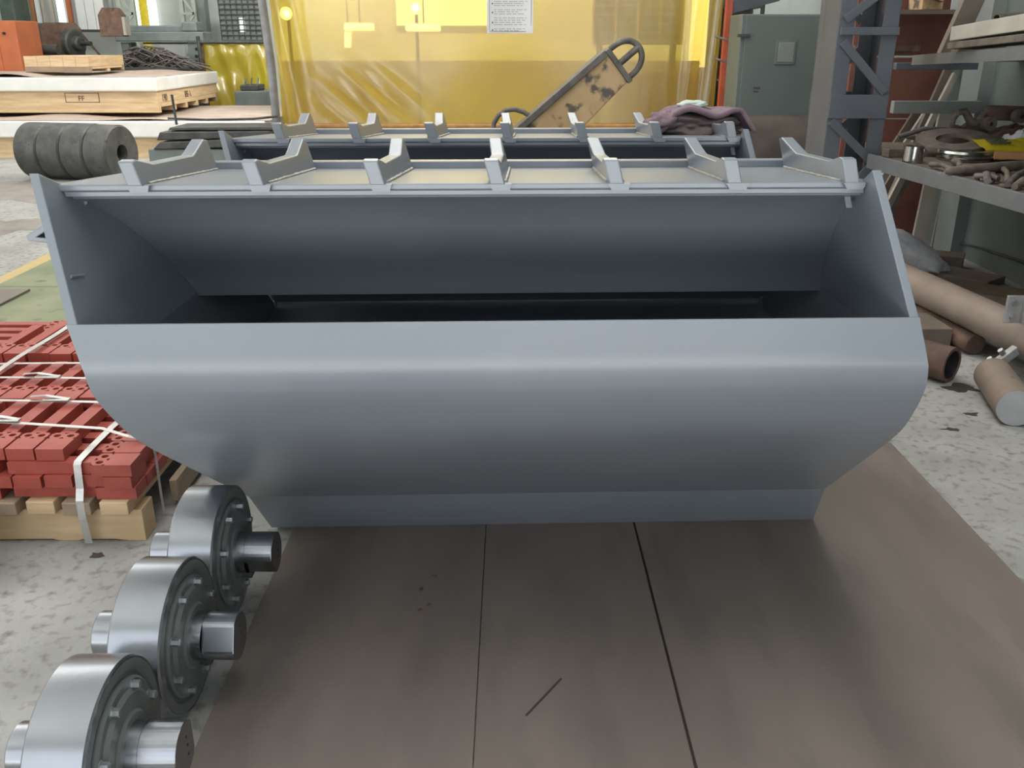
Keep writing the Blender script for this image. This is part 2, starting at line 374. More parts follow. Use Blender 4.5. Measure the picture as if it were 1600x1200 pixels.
def sheet(P, x0, x1, t, nx=6, fn=bw):
    """a bent sheet: profile P in (y, z), thickness t to its left side, between x0 and x1"""
    Q = offset(P, t); m = MB(); n = len(P)
    xs = [x0 + (x1 - x0) * i / nx for i in range(nx + 1)]
    for R in (P, Q):
        m.add([fn((x, *p)) for p in R for x in xs], [(j * (nx + 1) + i, j * (nx + 1) + i + 1, (j + 1) * (nx + 1) + i + 1, (j + 1) * (nx + 1) + i) for j in range(n - 1) for i in range(nx)], True)
    for x in (x0, x1):
        m.add([fn((x, *p)) for p in P] + [fn((x, *p)) for p in Q], [(j, j + 1, n + j + 1, n + j) for j in range(n - 1)])
    for k in (0, -1):
        m.add([fn((x, *P[k])) for x in xs] + [fn((x, *Q[k])) for x in xs], [(i, i + 1, nx + 2 + i, nx + 1 + i) for i in range(nx)])
    return m
ZF = 0.85
low = [(1.789, ZF), (1.791, 0.82), (1.800, 0.792), (1.830, 0.745), (1.879, 0.683), (1.925, 0.635), (2.48, 0.19), (2.6, 0.0135), (2.86, 0.0135), (3.17, 0.44), (3.19, 0.55), (2.88, ZF)]
upp = [(1.917, 1.245), (1.804, 0.947), (1.789, ZF), (2.88, ZF), (2.51, 1.162), (2.03, 1.194)]
def make_bucket():
    t = thing('steel_bucket', 'front grey-blue steel bucket standing on the brown plates', 'bucket', (0.1, 2.6, 0), 'grey-blue buckets')
    for sgn, lab in ((-1, None), (1, None)):
        a, b = (-HW, -HW + 0.02) if sgn < 0 else (HW - 0.02, HW)
        m = MB().prism(low, a, b, 'x', bw).prism(upp, a, b, 'x', bw)
        part('side_plate', m, M_PAINT, t, bevel=0.002)
    P = catmull([(1.803, 0.952), (1.7955, 0.91), (1.7885, 0.872), (1.7862, 0.845), (1.7885, 0.818), (1.797, 0.792), (1.827, 0.745), (1.876, 0.683), (1.922, 0.635), (1.99, 0.576)], 7)
    P += [(1.99 + (2.48 - 1.99) * k / 5, 0.576 + (0.19 - 0.576) * k / 5) for k in range(1, 6)]
    part('front_shell', sheet(P, -HW - 0.001, HW + 0.001, 0.012, 12), M_PAINT, t)
    part('lip_plate', sheet([(2.481, 0.189), (2.6, 0.0135)], -HW - 0.001, HW + 0.001, 0.014, 4), M_PAINT, t)
    dk = part('deck_plate', MB().prism([(1.972, 1.199), (1.972, 1.213), (2.52, 1.178), (2.52, 1.164)], -HW, HW, 'x', bw), M_PAINT, t, bevel=0.003)
    part('rear_bar', MB().prism([(2.47, 1.179), (2.472, 1.199), (2.512, 1.199), (2.512, 1.177)], -HW + 0.03, HW - 0.03, 'x', bw), M_PAINT, t, bevel=0.003)
    part('stiffener', MB().prism([(1.98, 1.186), (1.98, 1.198), (2.02, 1.1955), (2.02, 1.186)], -HW + 0.021, HW - 0.021, 'x', bw), M_PAINT, t, bevel=0.002)
    G = catmull([(2.012, 1.187), (2.08, 1.163), (2.164, 1.118), (2.24, 1.066), (2.312, 1.008), (2.375, 0.948), (2.420, 0.897), (2.452, 0.845)], 4)
    part('guide_sheet', sheet(G, -HW + 0.0205, HW - 0.0205, -0.01, 8), M_PAINT, t)
    B = [(2.50, 1.158), (2.80, 0.985), (3.02, 0.80), (3.095, 0.71), (3.118, 0.665), (3.12, 0.62), (3.10, 0.603), (3.06, 0.598), (2.6, 0.575), (2.12, 0.49)]
    part('rear_shell', sheet(B, -HW + 0.0205, HW - 0.0205, -0.01, 8), M_PAINT, t)
    part('bottom_shell', sheet([(3.165, 0.56), (3.15, 0.45), (2.85, 0.03), (2.63, 0.03)], -HW + 0.0205, HW - 0.0205, -0.01, 8), M_PAINT, t)
    rp = [(0, -0.002), (0, 0.050), (0.022, 0.052), (0.10, 0.034), (0.355, 0.022), (0.375, 0.026), (0.47, 0.05), (0.495, 0.045), (0.495, -0.033)]
    for k in range(7):
        x = -0.706 + 0.258 * k
        r = part('rib', MB().prism([(1.957 + a, 1.213 + b) for a, b in rp], x - 0.016, x + 0.016, 'x', bw), M_PAINT, t, bevel=0.003)
        for sx in (-1, 1):
            pts = [bw((x + sx * 0.017, 1.99 + 0.45 * i / 36, 1.2125 - 0.0288 * i / 36)) for i in range(37)]
            rr = [0.0045 + 0.0025 * noise.noise((i * 1.7, k * 3.3 + sx, 0)) for i in range(37)]
            part('weld_bead', MB().tube(pts, rr, 6), M_WELD, r)
        part('gusset', MB().prism([(x - 0.014, 1.1985), (x + 0.022, 1.1985), (x + 0.030, 1.2125), (x - 0.02, 1.2125)], 1.957, 1.9715, 'y', bw), M_PAINT, r)
    # angle lug outside, tab and weld beads inside
    xl = -HW + xc(1.07)
    part('side_lug', MB().prism([(xl + 0.002, 1.175), (xl - 0.15, 1.088), (xl - 0.146, 1.076), (xl + 0.004, 1.06), (xl + 0.004, 1.070), (xl - 0.126, 1.085), (xl + 0.002, 1.16)], 2.02, 2.36, 'y'), M_PAINT, t, bevel=0.002)
    part('tab', MB().prism([(HW - 0.05, 1.145), (HW - 0.036, 1.145), (HW - 0.036, 1.185), (HW - 0.05, 1.185)], 2.03, 2.044, 'y', bw), M_PAINT, t, bevel=0.001)
    for sgn in (-1, 1):
        x = sgn * (HW - 0.022)
        pts = [bw((x, y - 0.006, z + 0.002)) for y, z in G[-14:-3]]
        part('weld_bead', MB().tube(pts, [0.008 + 0.004 * noise.noise((i * 1.3, sgn, 2)) for i in range(len(pts))], 6), M_PAINT, t)
        pts = [bw((sgn * (HW - 0.022), 3.108, z)) for z in (0.60, 0.63, 0.66, 0.69)]
        part('weld_bead', MB().tube(pts, 0.006, 6), M_WELD, t)
    pts = [bw((-HW + 0.021, 1.86 + 0.05 * i / 8, 1.04 - 0.01 * i / 8)) for i in range(9)]
    part('weld_bead', MB().tube(pts, [0.004 + 0.002 * noise.noise((i * 1.3, 5, 2)) for i in range(9)], 6), M_PAINT, t)
    return t
B1 = make_bucket()
B2 = copy_tree(B1)
B2.location = (0.118, 3.81, -0.022)
B2['label'] = 'rear grey-blue steel bucket standing behind the front one'

# ------------------------------------------------------------------ rollers
def make_roller():
    t = thing('steel_roller', '', 'roller', group='steel rollers beside the bucket', world=False)
    R = 0.184; c = (0, 0, R); X = (1, 0, 0)
    part('drum', MB().lathe([(-0.025, R - 0.012), (-0.026, R - 0.004), (-0.022, R), (0.086, R), (0.09, R - 0.004), (0.089, R - 0.012)], c, X, 96), M_STEEL, t)
    part('side_ring', MB().lathe([(-0.0245, 0.03), (-0.0245, R - 0.006), (-0.02, R - 0.006), (0.08, R - 0.0055), (0.0895, R - 0.0055), (0.0895, 0.155), (0.084, 0.150), (0.084, 0.03)], c, X, 72), M_FLANGE, t)
    cv = part('hub_cover', MB().lathe([(0.08, 0.142), (0.091, 0.142), (0.095, 0.137), (0.095, 0.12), (0.103, 0.112), (0.103, 0.078), (0.108, 0.072), (0.108, 0.03)], c, X, 64), M_FLANGE, t)
    for k in range(8):
        a = 2 * PI * (k + 0.35) / 8
        q = (0.094, 0.125 * math.cos(a), R + 0.125 * math.sin(a))
        b = part('bolt', MB().lathe([(0.002, 0.0), (0.002, 0.0095), (0.016, 0.0095), (0.0175, 0.008), (0.0175, 0)], q, X, 6, smooth=False), M_BOLT, t)
        part('washer', MB().lathe([(0, 0), (0, 0.0125), (0.003, 0.0125), (0.003, 0)], q, X, 16), M_BOLT, b)
    r = 0.056
    def dcut(x0, x1, flat):
        n = 48; poly = []
        for k in range(n):
            a = 2 * PI * k / n; y, z = r * math.cos(a), r * math.sin(a)
            poly.append((max(y, -flat), z))
        m = MB(); 
        vs = [(x, y, z + R) for x in (x0, x1) for y, z in poly]
        m.add(vs, [(k, (k + 1) % n, n + (k + 1) % n, n + k) for k in range(n)])
        m.add([(x1, y, z + R) for y, z in poly], [tuple(range(n))]); m.add([(x0, y, z + R) for y, z in poly], [tuple(range(n))])
        return m
    sh = part('shaft_end', MB().lathe([(-0.122, 0), (-0.122, r - 0.003), (-0.119, r), (-0.02, r)], c, X, 48), M_STEEL, t)
    cutm = dcut(0.132, 0.208, 0.045)
    s2 = part('shaft_end', MB().lathe([(0.10, r + 0.001), (0.133, r + 0.001)], c, X, 48), M_STEEL, t)
    s3 = part('shaft_flat', cutm, M_STEEL, s2, bevel=0.0015)
    for dz in (-0.022, 0.0, 0.02):
        part('tapped_hole', MB().lathe([(0.2075, 0), (0.2075, 0.003), (0.2088, 0.003), (0.2088, 0)], (0, 0.012, R + dz), X, 10), M_DARK, s2)
    part('keeper', box6((0.118, 0.012, R - 0.073), (0.03, 0.03, 0.02)), M_BLACK, t, bevel=0.002)
    return t
R1 = make_roller()
RL = ('nearest of the three rollers, cut by the picture edge', 'middle of the three steel rollers', 'farthest of the three rollers, touching the bucket lip')
for i, (x, y) in enumerate(((-0.858, 1.405), (-0.854, 1.775), (-0.858, 2.145))):
    o = R1 if i == 0 else copy_tree(R1)
    o.location = (x, y, 0); o.rotation_euler = (0, 0, (0.01, -0.01, 0.0)[i])
    o['label'] = RL[i]
    th = (PI, -0.42, 0.6)[i]
    for c in o.children:
        for g in c.children:
            if g.name.startswith('shaft_flat'):
                g.rotation_euler = (th, 0, 0); g.location = Vector((0, 0, 0.184)) - Matrix.Rotation(th, 3, 'X') @ Vector((0, 0, 0.184))

# ------------------------------------------------------------------ red bars on a pallet
PX0, PX1, PY0, PY1 = -2.46, -1.176, 2.493, 4.12
pl = thing('wooden_pallet', 'pale wooden pallet carrying the strapped red bars', 'pallet', (-1.8, 3.2, 0))
for i, y in enumerate((PY0 + 0.02, (PY0 + PY1) / 2, PY1 - 0.12)):
    part('stringer', MB().prism([(PX0, 0.03), (PX0 + 0.10, 0.03), (PX0 + 0.16, 0.0), (PX1 - 0.68, 0.0), (PX1 - 0.30, 0.006), (PX1 - 0.28, 0.0), (PX1 - 0.22, 0.0), (PX1 - 0.2, 0.006), (PX1 - 0.10, 0.006), (PX1 - 0.05, 0.0), (PX1, 0.0), (PX1, 0.113), (PX0, 0.113)], y, y + 0.09, 'y'), M_PINE, pl, bevel=0.002)
nb = 11
for k in range(nb):
    x = PX1 - 0.0 - (k + 1) * 0.116 + 0.004
    part('deck_board', MB().box((x, PY0 - 0.015 + random.uniform(-0.008, 0.008), 0.1135), (x + 0.088, PY1 + 0.03, 0.158)), M_PINE_D if k % 2 else M_PINE, pl, bevel=0.003)
part('side_board', MB().box((PX1 + 0.003, PY0 + 0.25, 0.02), (PX1 + 0.028, PY1, 0.10)), M_PINE_D, pl, bevel=0.002)

HB, HLen, SB, SL, TH = 0.086, 0.125, 0.047, 0.265, 0.039
def bar_mesh():
    """T-shaped flat bar along +Y: wide head with two drilled holes, narrow shank; origin at the middle of the head's front edge, underside"""
    m = MB(); r = 0.0115; n = 12
    yh0, yh1 = HLen - HB / 2, HLen
    m.box((-HB / 2, 0, 0), (HB / 2, yh0, TH))
    for s in (-1, 1):
        x0, x1 = (-HB / 2, 0) if s < 0 else (0, HB / 2)
        cx, cy = (x0 + x1) / 2, (yh0 + yh1) / 2; h = HB / 4
        sq = []
        for k in range(n):
            a = 2 * PI * k / n; c, q = math.cos(a), math.sin(a); w = h / max(abs(c), abs(q)); sq.append((cx + c * w, cy + q * w))
        ci = [(cx + r * math.cos(2 * PI * k / n), cy + r * math.sin(2 * PI * k / n)) for k in range(n)]
        for z in (0, TH):
            m.add([(*p, z) for p in sq] + [(*p, z) for p in ci], [(k, (k + 1) % n, n + (k + 1) % n, n + k) for k in range(n)])
        m.add([(*p, 0) for p in ci] + [(*p, TH) for p in ci], [(k, (k + 1) % n, n + (k + 1) % n, n + k) for k in range(n)])
        for (ax, ay), (bx, by) in (((x0, yh0), (x0, yh1)), ((x1, yh0), (x1, yh1)), ((x0, yh1), (x1, yh1)), ((x0, yh0), (x1, yh0))):
            m.add([(ax, ay, 0), (bx, by, 0), (bx, by, TH), (ax, ay, TH)], [(0, 1, 2, 3)])
    m.box((-SB / 2, HLen, 0), (SB / 2, HLen + SL, TH))
    return m.mesh('red_bar', M_RED)
RM = bar_mesh()
def red(x, y, layer, rot, label, group):
    o = link('red_bar', RM); tag(o, label, 'steel bar', group)
    o.location = (x, y, 0.1595 + layer * 0.0405); o.rotation_euler = (0, 0, rot + random.uniform(-0.012, 0.012))
ORD = 'first second third fourth fifth sixth seventh eighth ninth tenth eleventh twelfth thirteenth fourteenth fifteenth sixteenth seventeenth'.split()
for k in range(11):
    red(-1.436 - 0.094 * k, 2.525 + random.uniform(-0.006, 0.012), 3, 0, ORD[k] + ' red drilled bar from the lengthwise strap in the nearest top row', 'nearest top row of red bars')
    red(-1.400 - 0.094 * k, 2.945 + random.uniform(-0.01, 0.01), 3, 0, ORD[k] + ' red bar from the bucket side in the middle top row', 'middle top row of red bars')
for k in range(9):
    red(-1.36 - 0.094 * k, 3.43 + random.uniform(-0.01, 0.01), 3, 0, ORD[k] + ' red bar from the bucket side in the far top row', 'far top row of red bars')
for k in range(17):
    red(-1.182 + random.uniform(-0.012, 0.004), 2.535 + 0.0905 * k, 2, PI / 2, ORD[k] + ' drilled red bar from the front along the pallet side, second layer down', 'second layer of red bars')
    red(-1.60, 2.535 + 0.0905 * k, 2, PI / 2, ORD[k] + ' crosswise red bar from the front under the middle of the top layer', 'middle crosswise red bars')
    red(-2.02, 2.535 + 0.0905 * k, 2, PI / 2, ORD[k] + ' crosswise red bar from the front under the outer top layer', 'outer crosswise red bars')
for k in range(13):
    red(-1.225 - 0.0935 * k, 2.495 + random.uniform(-0.008, 0.008), 1, 0, ORD[k] + ' red bar end from the pallet corner in the third layer, front face', 'third layer of red bars')
for k in range(3):
    red(-1.225, 2.92 + 0.4 * k, 1, 0, ORD[k] + ' lengthwise red bar behind the corner bar in the third layer', 'third layer side bars')
for k in range(17):
    red(-1.178 + random.uniform(-0.008, 0.004), 2.54 + 0.0905 * k, 0, PI / 2, ORD[k] + ' red bar from the front along the pallet side, bottom layer', 'bottom layer of red bars')
red(-1.60, 2.54, 0, PI / 2, 'bottom red bar lying along the front under the lengthwise strap', 'bottom front red bars')
red(-2.02, 2.54, 0, PI / 2, 'bottom red bar lying along the front, farther from the bucket', 'bottom front red bars')

def ribbon(pts, w, across, t=0.0014):
    m = MB(); a = Vector(across).normalized() * w / 2; n = len(pts); vs = []
    P = [Vector(p) for p in pts]
    for i, p in enumerate(P):
        d = (P[min(i + 1, n - 1)] - P[max(i - 1, 0)]).normalized(); nr = d.cross(a).normalized() * t / 2
        vs += [p - a - nr, p + a - nr, p + a + nr, p - a + nr]
    fs = [(0, 1, 2, 3), (4 * n - 4, 4 * n - 3, 4 * n - 2, 4 * n - 1)]
    for i in range(n - 1):
        for k in range(4): fs.append((4 * i + k, 4 * i + (k + 1) % 4, 4 * i + 4 + (k + 1) % 4, 4 * i + 4 + k))
    return m.add(vs, fs)
ZT = 0.1595 + 4 * 0.0405
def xstrap(y, lab, sag=0.0, seal_u=None, dy=0.0):
    pts = [(PX0 - 0.02, y + dy, 0.17), (PX0 - 0.01, y + dy, ZT + 0.004)]
    for k in range(13):
        f = k / 12; x = -2.4 + f * 1.07
        pts.append((x, y + dy * (1 - f), ZT + 0.006 + 0.01 * math.sin(f * PI)))
    pts += [(-1.25, y, ZT - 0.022), (-1.172, y - 0.0, ZT - 0.038), (-1.166, y - 0.01, 0.24), (-1.168, y - 0.01, 0.09), (-1.172, y, 0.02)]
    t = thing('steel_strap', lab, 'strap', (-1.8, y, 0.3), 'steel straps round the red bars')
    part('band', ribbon(pts, 0.017, (0, 1, 0)), M_STRAP, t)
    if seal_u is not None:
        part('seal', MB().bar((seal_u - 0.045, y + dy * 0.4, ZT + 0.019), (seal_u + 0.045, y + dy * 0.4, ZT + 0.019), 0.026, 0.006), M_STRAP, t, bevel=0.002)
        part('band_tail', ribbon([(seal_u + 0.03, y + dy * 0.4 + 0.005, ZT + 0.021), (seal_u - 0.04, y + dy * 0.4 + 0.01, ZT + 0.03), (seal_u - 0.10, y + dy * 0.4 + 0.02, ZT + 0.022)], 0.016, (0, 1, 0)), M_STRAP, t)
xstrap(atz(100, 672, ZT).y, 'nearest crosswise steel strap, crossing the lengthwise strap', seal_u=-1.66, dy=0.10)
xstrap(atz(100, 632, ZT).y, 'second crosswise steel strap over the red bars from the front', seal_u=-1.58)
xstrap(atz(100, 596, ZT).y, 'third crosswise steel strap over the red bars from the front', seal_u=-1.72)
xstrap(atz(100, 571, ZT).y, 'farthest crosswise steel strap over the red bars', seal_u=-1.57, dy=-0.04)
def ystrap(x, lab, ztop):
    pts = [(x, PY0 - 0.012, 0.01), (x, PY0 - 0.022, 0.10), (x, PY0 - 0.02, 0.165), (x, PY0 - 0.004, 0.20), (x, PY0 + 0.006, ztop - 0.004), (x, PY0 + 0.016, ztop + 0.004)]
    pts += [(x, PY0 + 0.05 + 0.1 * k, ztop + 0.006 + 0.003 * math.sin(k)) for k in range(15)] + [(x, PY1 - 0.02, ztop + 0.002), (x, PY1 + 0.02, 0.2), (x, PY1 + 0.03, 0.05)]
    t = thing('steel_strap', lab, 'strap', (x, 3.2, 0.3), 'steel straps round the red bars')
    part('band', ribbon(pts, 0.024, (1, 0, 0)), M_STRAP, t)
ystrap(-1.345, 'wide lengthwise steel strap bent down over the pallet front', ZT - 0.0405)
ystrap(-1.94, 'wide lengthwise steel strap over the far side of the red bars', ZT + 0.012)
p = atz(6, 884)
single('steel_round', MB().lathe([(0, 0), (0, 0.10), (0.015, 0.115), (0.15, 0.115), (0.16, 0.105), (0.16, 0.05), (0.13, 0.05), (0.13, 0)], (p.x - 0.11, p.y - 0.06, 0), (0, 0, 1), 40), M_RUST, 'dark brown steel round standing at the picture edge before the pallet', 'steel round')
# ------------------------------------------------------------------ far left: rings, sheet stacks, crates, machines
# four dark rings lying on their sides, touching
RA = Vector((1, -0.24, 0)).normalized()
rr0 = 0.315
base = Vector((-5.62, 10.78, rr0))
for k in range(4):
    o = thing('steel_ring', ('outermost dark steel ring at the left end of the row of four', 'second dark steel ring in the row of four, scratched', 'third dark steel ring in the row of four, rust-tinged', 'dark steel ring at the right end of the row, bore showing')[k], 'steel ring', (base.x + 0.3 * k, base.y - 0.072 * k, 0), 'dark steel rings')
    c = base + RA * (0.302 * k)
    R = rr0 - 0.004 * (k == 3)
    c.z = R
    part('ring_body', MB().lathe([(0.0, 0.095), (0.0, R - 0.02), (0.02, R), (0.28, R), (0.298, R - 0.02), (0.298, 0.095), (0.25, 0.09), (0.0, 0.09)], c, RA, 56), M_CAST, o)
    part('bore', MB().lathe([(0.294, 0.0955), (0.02, 0.0905)], c, RA, 40), M_DARK, o)
# bright turned part at the picture edge
o = thing('turned_coupling', 'bright turned steel coupling at the picture edge beside the dark rings', 'coupling', (-6.2, 10.6, 0))
c = Vector((-6.55, 10.35, 0.29))
part('flange', MB().lathe([(0, 0.1), (0, 0.29), (0.30, 0.29), (0.34, 0.27), (0.34, 0.2), (0.28, 0.19), (0.28, 0.1)], c, RA, 48), M_CAST, o)
part('hub', MB().lathe([(0.2, 0.12), (0.52, 0.12), (0.55, 0.10), (0.55, 0)], c, RA, 40), M_CHROME, o)
for k in range(8):
    a = 2 * PI * k / 8
    q = c + Vector((0, math.cos(a) * 0.16, math.sin(a) * 0.16))
    part('stud', MB().lathe([(0.25, 0.022), (0.44, 0.022), (0.44, 0)], q, RA, 12), M_CHROME, o)

# lower sheet stack
o = thing('sheet_stack', 'low white-wrapped sheet stack with brown paper top, under the big crate', 'sheet stack', (-5.7, 14, 0))
X0, X1, Y0, Y1 = -9.4, -3.35, 12.6, 15.7
part('base_crate', MB().box((X0 + 0.1, Y0 + 0.08, 0), (X1 - 0.1, Y1 - 0.1, 0.275)), M_PINE, o)
part('wrapping', MB().box((X0, Y0, 0.276), (X1, Y1, 0.495)), M_FILM, o, bevel=0.02)
def paper(x0, x1, y0, y1, z, amp, seed):
    return lambda a, b: (x0 + (x1 - x0) * a, y0 + (y1 - y0) * b, z + amp * max(0, noise.noise((a * 5 + seed, b * 4, seed))) * 2)
part('paper_cover', MB().grid(paper(X0 + 0.05, X1 + 0.05, Y0 + 0.02, Y1, 0.50, 0.035, 2), 40, 24), M_PAPER, o)
# big crate
def crate(name, lab, X0, X1, Y0, Y1, z0, hb, hs, boards_f, boards_r, nfeet_f, nfeet_r):
    o = thing(name, lab, 'crate', ((X0 + X1) / 2, (Y0 + Y1) / 2, z0))
    zf = z0 + hb
    n = boards_f
    for k in range(n):
        x0 = X0 + (X1 - X0) * k / n
        part('front_board', MB().box((x0 + 0.004, Y0, zf), (x0 + (X1 - X0) / n, Y0 + 0.03, zf + hs)), M_PINE, o)
    n = boards_r
    for k in range(n):
        y0 = Y0 + 0.032 + (Y1 - Y0 - 0.032) * k / n
        part('end_board', MB().box((X1 - 0.03, y0 + 0.004, zf), (X1, y0 + (Y1 - Y0 - 0.032) / n, zf + hs)), M_PINE, o)
    part('lid', MB().box((X0 + 0.01, Y0 + 0.031, zf + hs - 0.03), (X1 - 0.031, Y1, zf + hs - 0.002)), M_PINE, o)
    part('runner', MB().box((X0, Y0 - 0.01, z0), (X1, Y0 + 0.09, zf - 0.002)), M_PINE_D if nfeet_f == 0 else M_PINE, o, bevel=0.004)
    part('runner', MB().box((X0, Y1 - 0.1, z0), (X1, Y1, zf - 0.002)), M_PINE_D, o)
    for k in range(nfeet_r):
        y = Y0 + 0.1 + (Y1 - Y0 - 0.22) * k / max(1, nfeet_r - 1)
        if 0 < k < nfeet_r - 1: part('runner', MB().box((X0 + 0.1, y, z0), (X1, y + 0.1, zf - 0.002)), M_PINE, o)
    part('end_rail', MB().box((X1 - 0.04, Y0 + 0.092, z0 + hb * 0.55), (X1 + 0.004, Y1 - 0.102, zf - 0.003)), M_PINE, o)
    return o
bc = crate('timber_crate', 'long pale timber crate with stencilled ends under the white sheets', -9.2, -4.98, 13.2, 15.9, 0.56, 0.135, 0.15, 1, 1, 1, 6)
def text_mesh(txt, size):
    cu = bpy.data.curves.new('stencil', 'FONT'); cu.body = txt; cu.size = size; cu.extrude = 0.0015
    ob = bpy.data.objects.new('stencil', cu); COL.objects.link(ob)
    dg = bpy.context.evaluated_depsgraph_get(); me = bpy.data.meshes.new_from_object(ob.evaluated_get(dg))
    bpy.data.objects.remove(ob); me.materials.clear(); me.materials.append(M_INKB); return me
def stencil(txt, size, loc, rz, parent):
    o = link('stencil', text_mesh(txt, size), parent)
    o.location = Vector(loc) - Vector(parent.location) if parent else loc
    o.rotation_euler = (PI / 2, 0, rz); return o
stencil('190', 0.14, (-4.976, 13.35, 0.705), PI / 2, bc)
stencil('IBE-1.', 0.13, (-4.976, 14.3, 0.71), PI / 2, bc)
stencil('FF', 0.10, (-6.10, 13.197, 0.72), 0, bc)
part('stamp_frame', MB().box((-6.28, 13.196, 0.70), (-5.80, 13.2, 0.707)).box((-6.28, 13.196, 0.82), (-5.80, 13.2, 0.827)).box((-6.28, 13.196, 0.70), (-6.272, 13.2, 0.827)).box((-5.81, 13.196, 0.70), (-5.80, 13.2, 0.827)), M_INKB, bc)
o = thing('white_sheet_bundle', 'thick white-wrapped sheet bundle lying on the long timber crate', 'sheet bundle', (-7, 14.5, 0.85))
def wrap(a, b):  # draped sheet front and end
    return None
part('wrapping', MB().box((-9.25, 13.14, 0.848), (-4.95, 15.95, 1.035)), M_FILM, o, bevel=0.02)
part('paper_cover', MB().grid(paper(-9.2, -4.97, 13.2, 15.9, 1.038, 0.035, 7), 40, 24), M_PAPER, o)
crate('small_timber_crate', 'small pale timber crate of upright boards on the brown paper', -7.05, -6.12, 13.75, 15.0, 1.085, 0.075, 0.145, 5, 3, 0, 3)

# black moulds and beams
o = thing('black_plate_stack', 'stack of black steel plates and beams behind the front bucket', 'plate stack', (-3.6, 9.6, 0))
part('support_block', MB().box((-3.6, 9.5, 0), (-3.4, 9.9, 0.36)), M_PINE_D, o)
part('support_block', MB().box((-2.75, 9.5, 0), (-2.55, 9.9, 0.36)), M_PINE_D, o)
part('channel', MB().box((-3.66, 9.25, 0.362), (-2.5, 9.42, 0.49)), M_MACH, o, bevel=0.01)
part('channel', MB().box((-3.7, 9.6, 0.362), (-2.6, 9.8, 0.47)), M_BLACK, o, bevel=0.01)
part('black_plate', MB().prism([(-3.60, 0.49), (-3.52, 0.56), (-2.55, 0.60), (-2.45, 0.52)], 9.22, 9.82, 'y'), M_BLACK, o, bevel=0.01)
part('black_plate', MB().prism([(-3.56, 0.575), (-3.52, 0.655), (-2.42, 0.665), (-2.42, 0.605)], 9.25, 9.82, 'y'), M_BLACK, o, bevel=0.01)
part('black_plate', MB().prism([(-3.45, 0.67), (-3.43, 0.695), (-2.40, 0.70), (-2.40, 0.672)], 9.3, 9.82, 'y'), M_CAST, o, bevel=0.004)
part('upright_rod', MB().tube([(-3.50, 9.7, 0.69), (-3.51, 9.7, 0.99)], 0.014, 8), M_BLACK, o)
part('long_rod', MB().tube([(-3.6, 9.75, 0.75), (-3.2, 9.75, 0.735), (-2.7, 9.75, 0.745), (-2.45, 9.75, 0.77)], 0.012, 8), M_BLACK, o)

# orange cabinet at the picture edge
o = thing('orange_cabinet', 'orange steel cabinet at the picture edge behind the crates', 'cabinet', (-8.6, 16.4, 0))
cr = at(22, 32, 16.2)
part('body', MB().box((-9.4, 16.2, 0), (cr.x, 17.0, cr.z)), M_ORANGE, o, bevel=0.015)
part('door', MB().box((-9.3, 16.17, 0.1), (cr.x - 0.32, 16.198, cr.z - 0.06)), M_ORANGE, o, bevel=0.01)
part('lock', MB().tube([(cr.x - 0.2, 16.16, cr.z - 0.2), (cr.x - 0.2, 16.2, cr.z - 0.2)], 0.02, 10), M_DARK, o)

# rusty pump and gearbox on stands
o = thing('rusty_pump', 'rust-orange pump casing standing beside the orange cabinet', 'pump', (-8.4, 17.4, 0))
a = at(28, 75, 17.3); b = at(63, 75, 17.3)
part('pump_body', MB().tube([a, a + (b - a) * 0.15, a + (b - a) * 0.75, b], [0.12, 0.17, 0.18, 0.13], 20), M_RUST, o)
part('pump_neck', MB().tube([(a + b) * 0.5 + Vector((-0.06, 0, 0.1)), (a + b) * 0.5 + Vector((-0.06, 0, 0.3))], [0.07, 0.10], 14), M_RUST, o)
part('stand', MB().box((a.x, 17.1, 0), (b.x + 0.1, 17.5, a.z - 0.15)), M_BLACK, o)
part('shaft', MB().tube([b + Vector((-0.02, 0, -0.02)), b + Vector((0.32, 0, -0.03))], 0.09, 14), M_CAST, o)
o = thing('gearbox', 'brown gearbox with big round housing and shaft stub', 'gearbox', (-7.8, 18, 0))
a = at(72, 85, 18); b = at(108, 35, 18)
part('housing', MB().prism([(a.x, 0.9), (b.x, 0.9), (b.x, b.z - 0.12), (b.x - 0.1, b.z), (a.x + 0.1, b.z), (a.x, b.z - 0.1)], 17.9, 18.5, 'y'), M_RUST, o, bevel=0.02)
part('stand', MB().box((a.x - 0.05, 17.85, 0), (b.x + 0.35, 18.5, 0.899)), M_BLACK, o)
c = at(115, 68, 18); c.x = b.x - 0.02
part('bearing_housing', MB().lathe([(0, 0.26), (0.10, 0.26), (0.12, 0.23), (0.12, 0.13), (0.2, 0.12), (0.22, 0.1), (0.22, 0)], c, (1, -0.35, 0), 32), M_CAST, o)
part('shaft_stub', MB().lathe([(0.2, 0.04), (0.46, 0.04), (0.46, 0)], c, (1, -0.35, 0), 16), M_BLACK, o)
o = thing('green_machine', 'dark green machine tool behind the rusty pump', 'machine', (-8.4, 19, 0))
a = at(12, 60, 19); b = at(72, 25, 19)
part('machine_bed', MB().box((a.x, 18.7, 0), (b.x, 19.5, 1.45)), M_DKGREEN, o, bevel=0.02)
part('machine_head', MB().box((a.x + 0.3, 18.8, 1.451), (b.x - 0.25, 19.5, 1.85)), M_DKGREEN, o, bevel=0.05)
part('machine_column', MB().box((a.x, 18.9, 1.451), (a.x + 0.28, 19.5, 2.6)), M_DKGREEN, o, bevel=0.02)
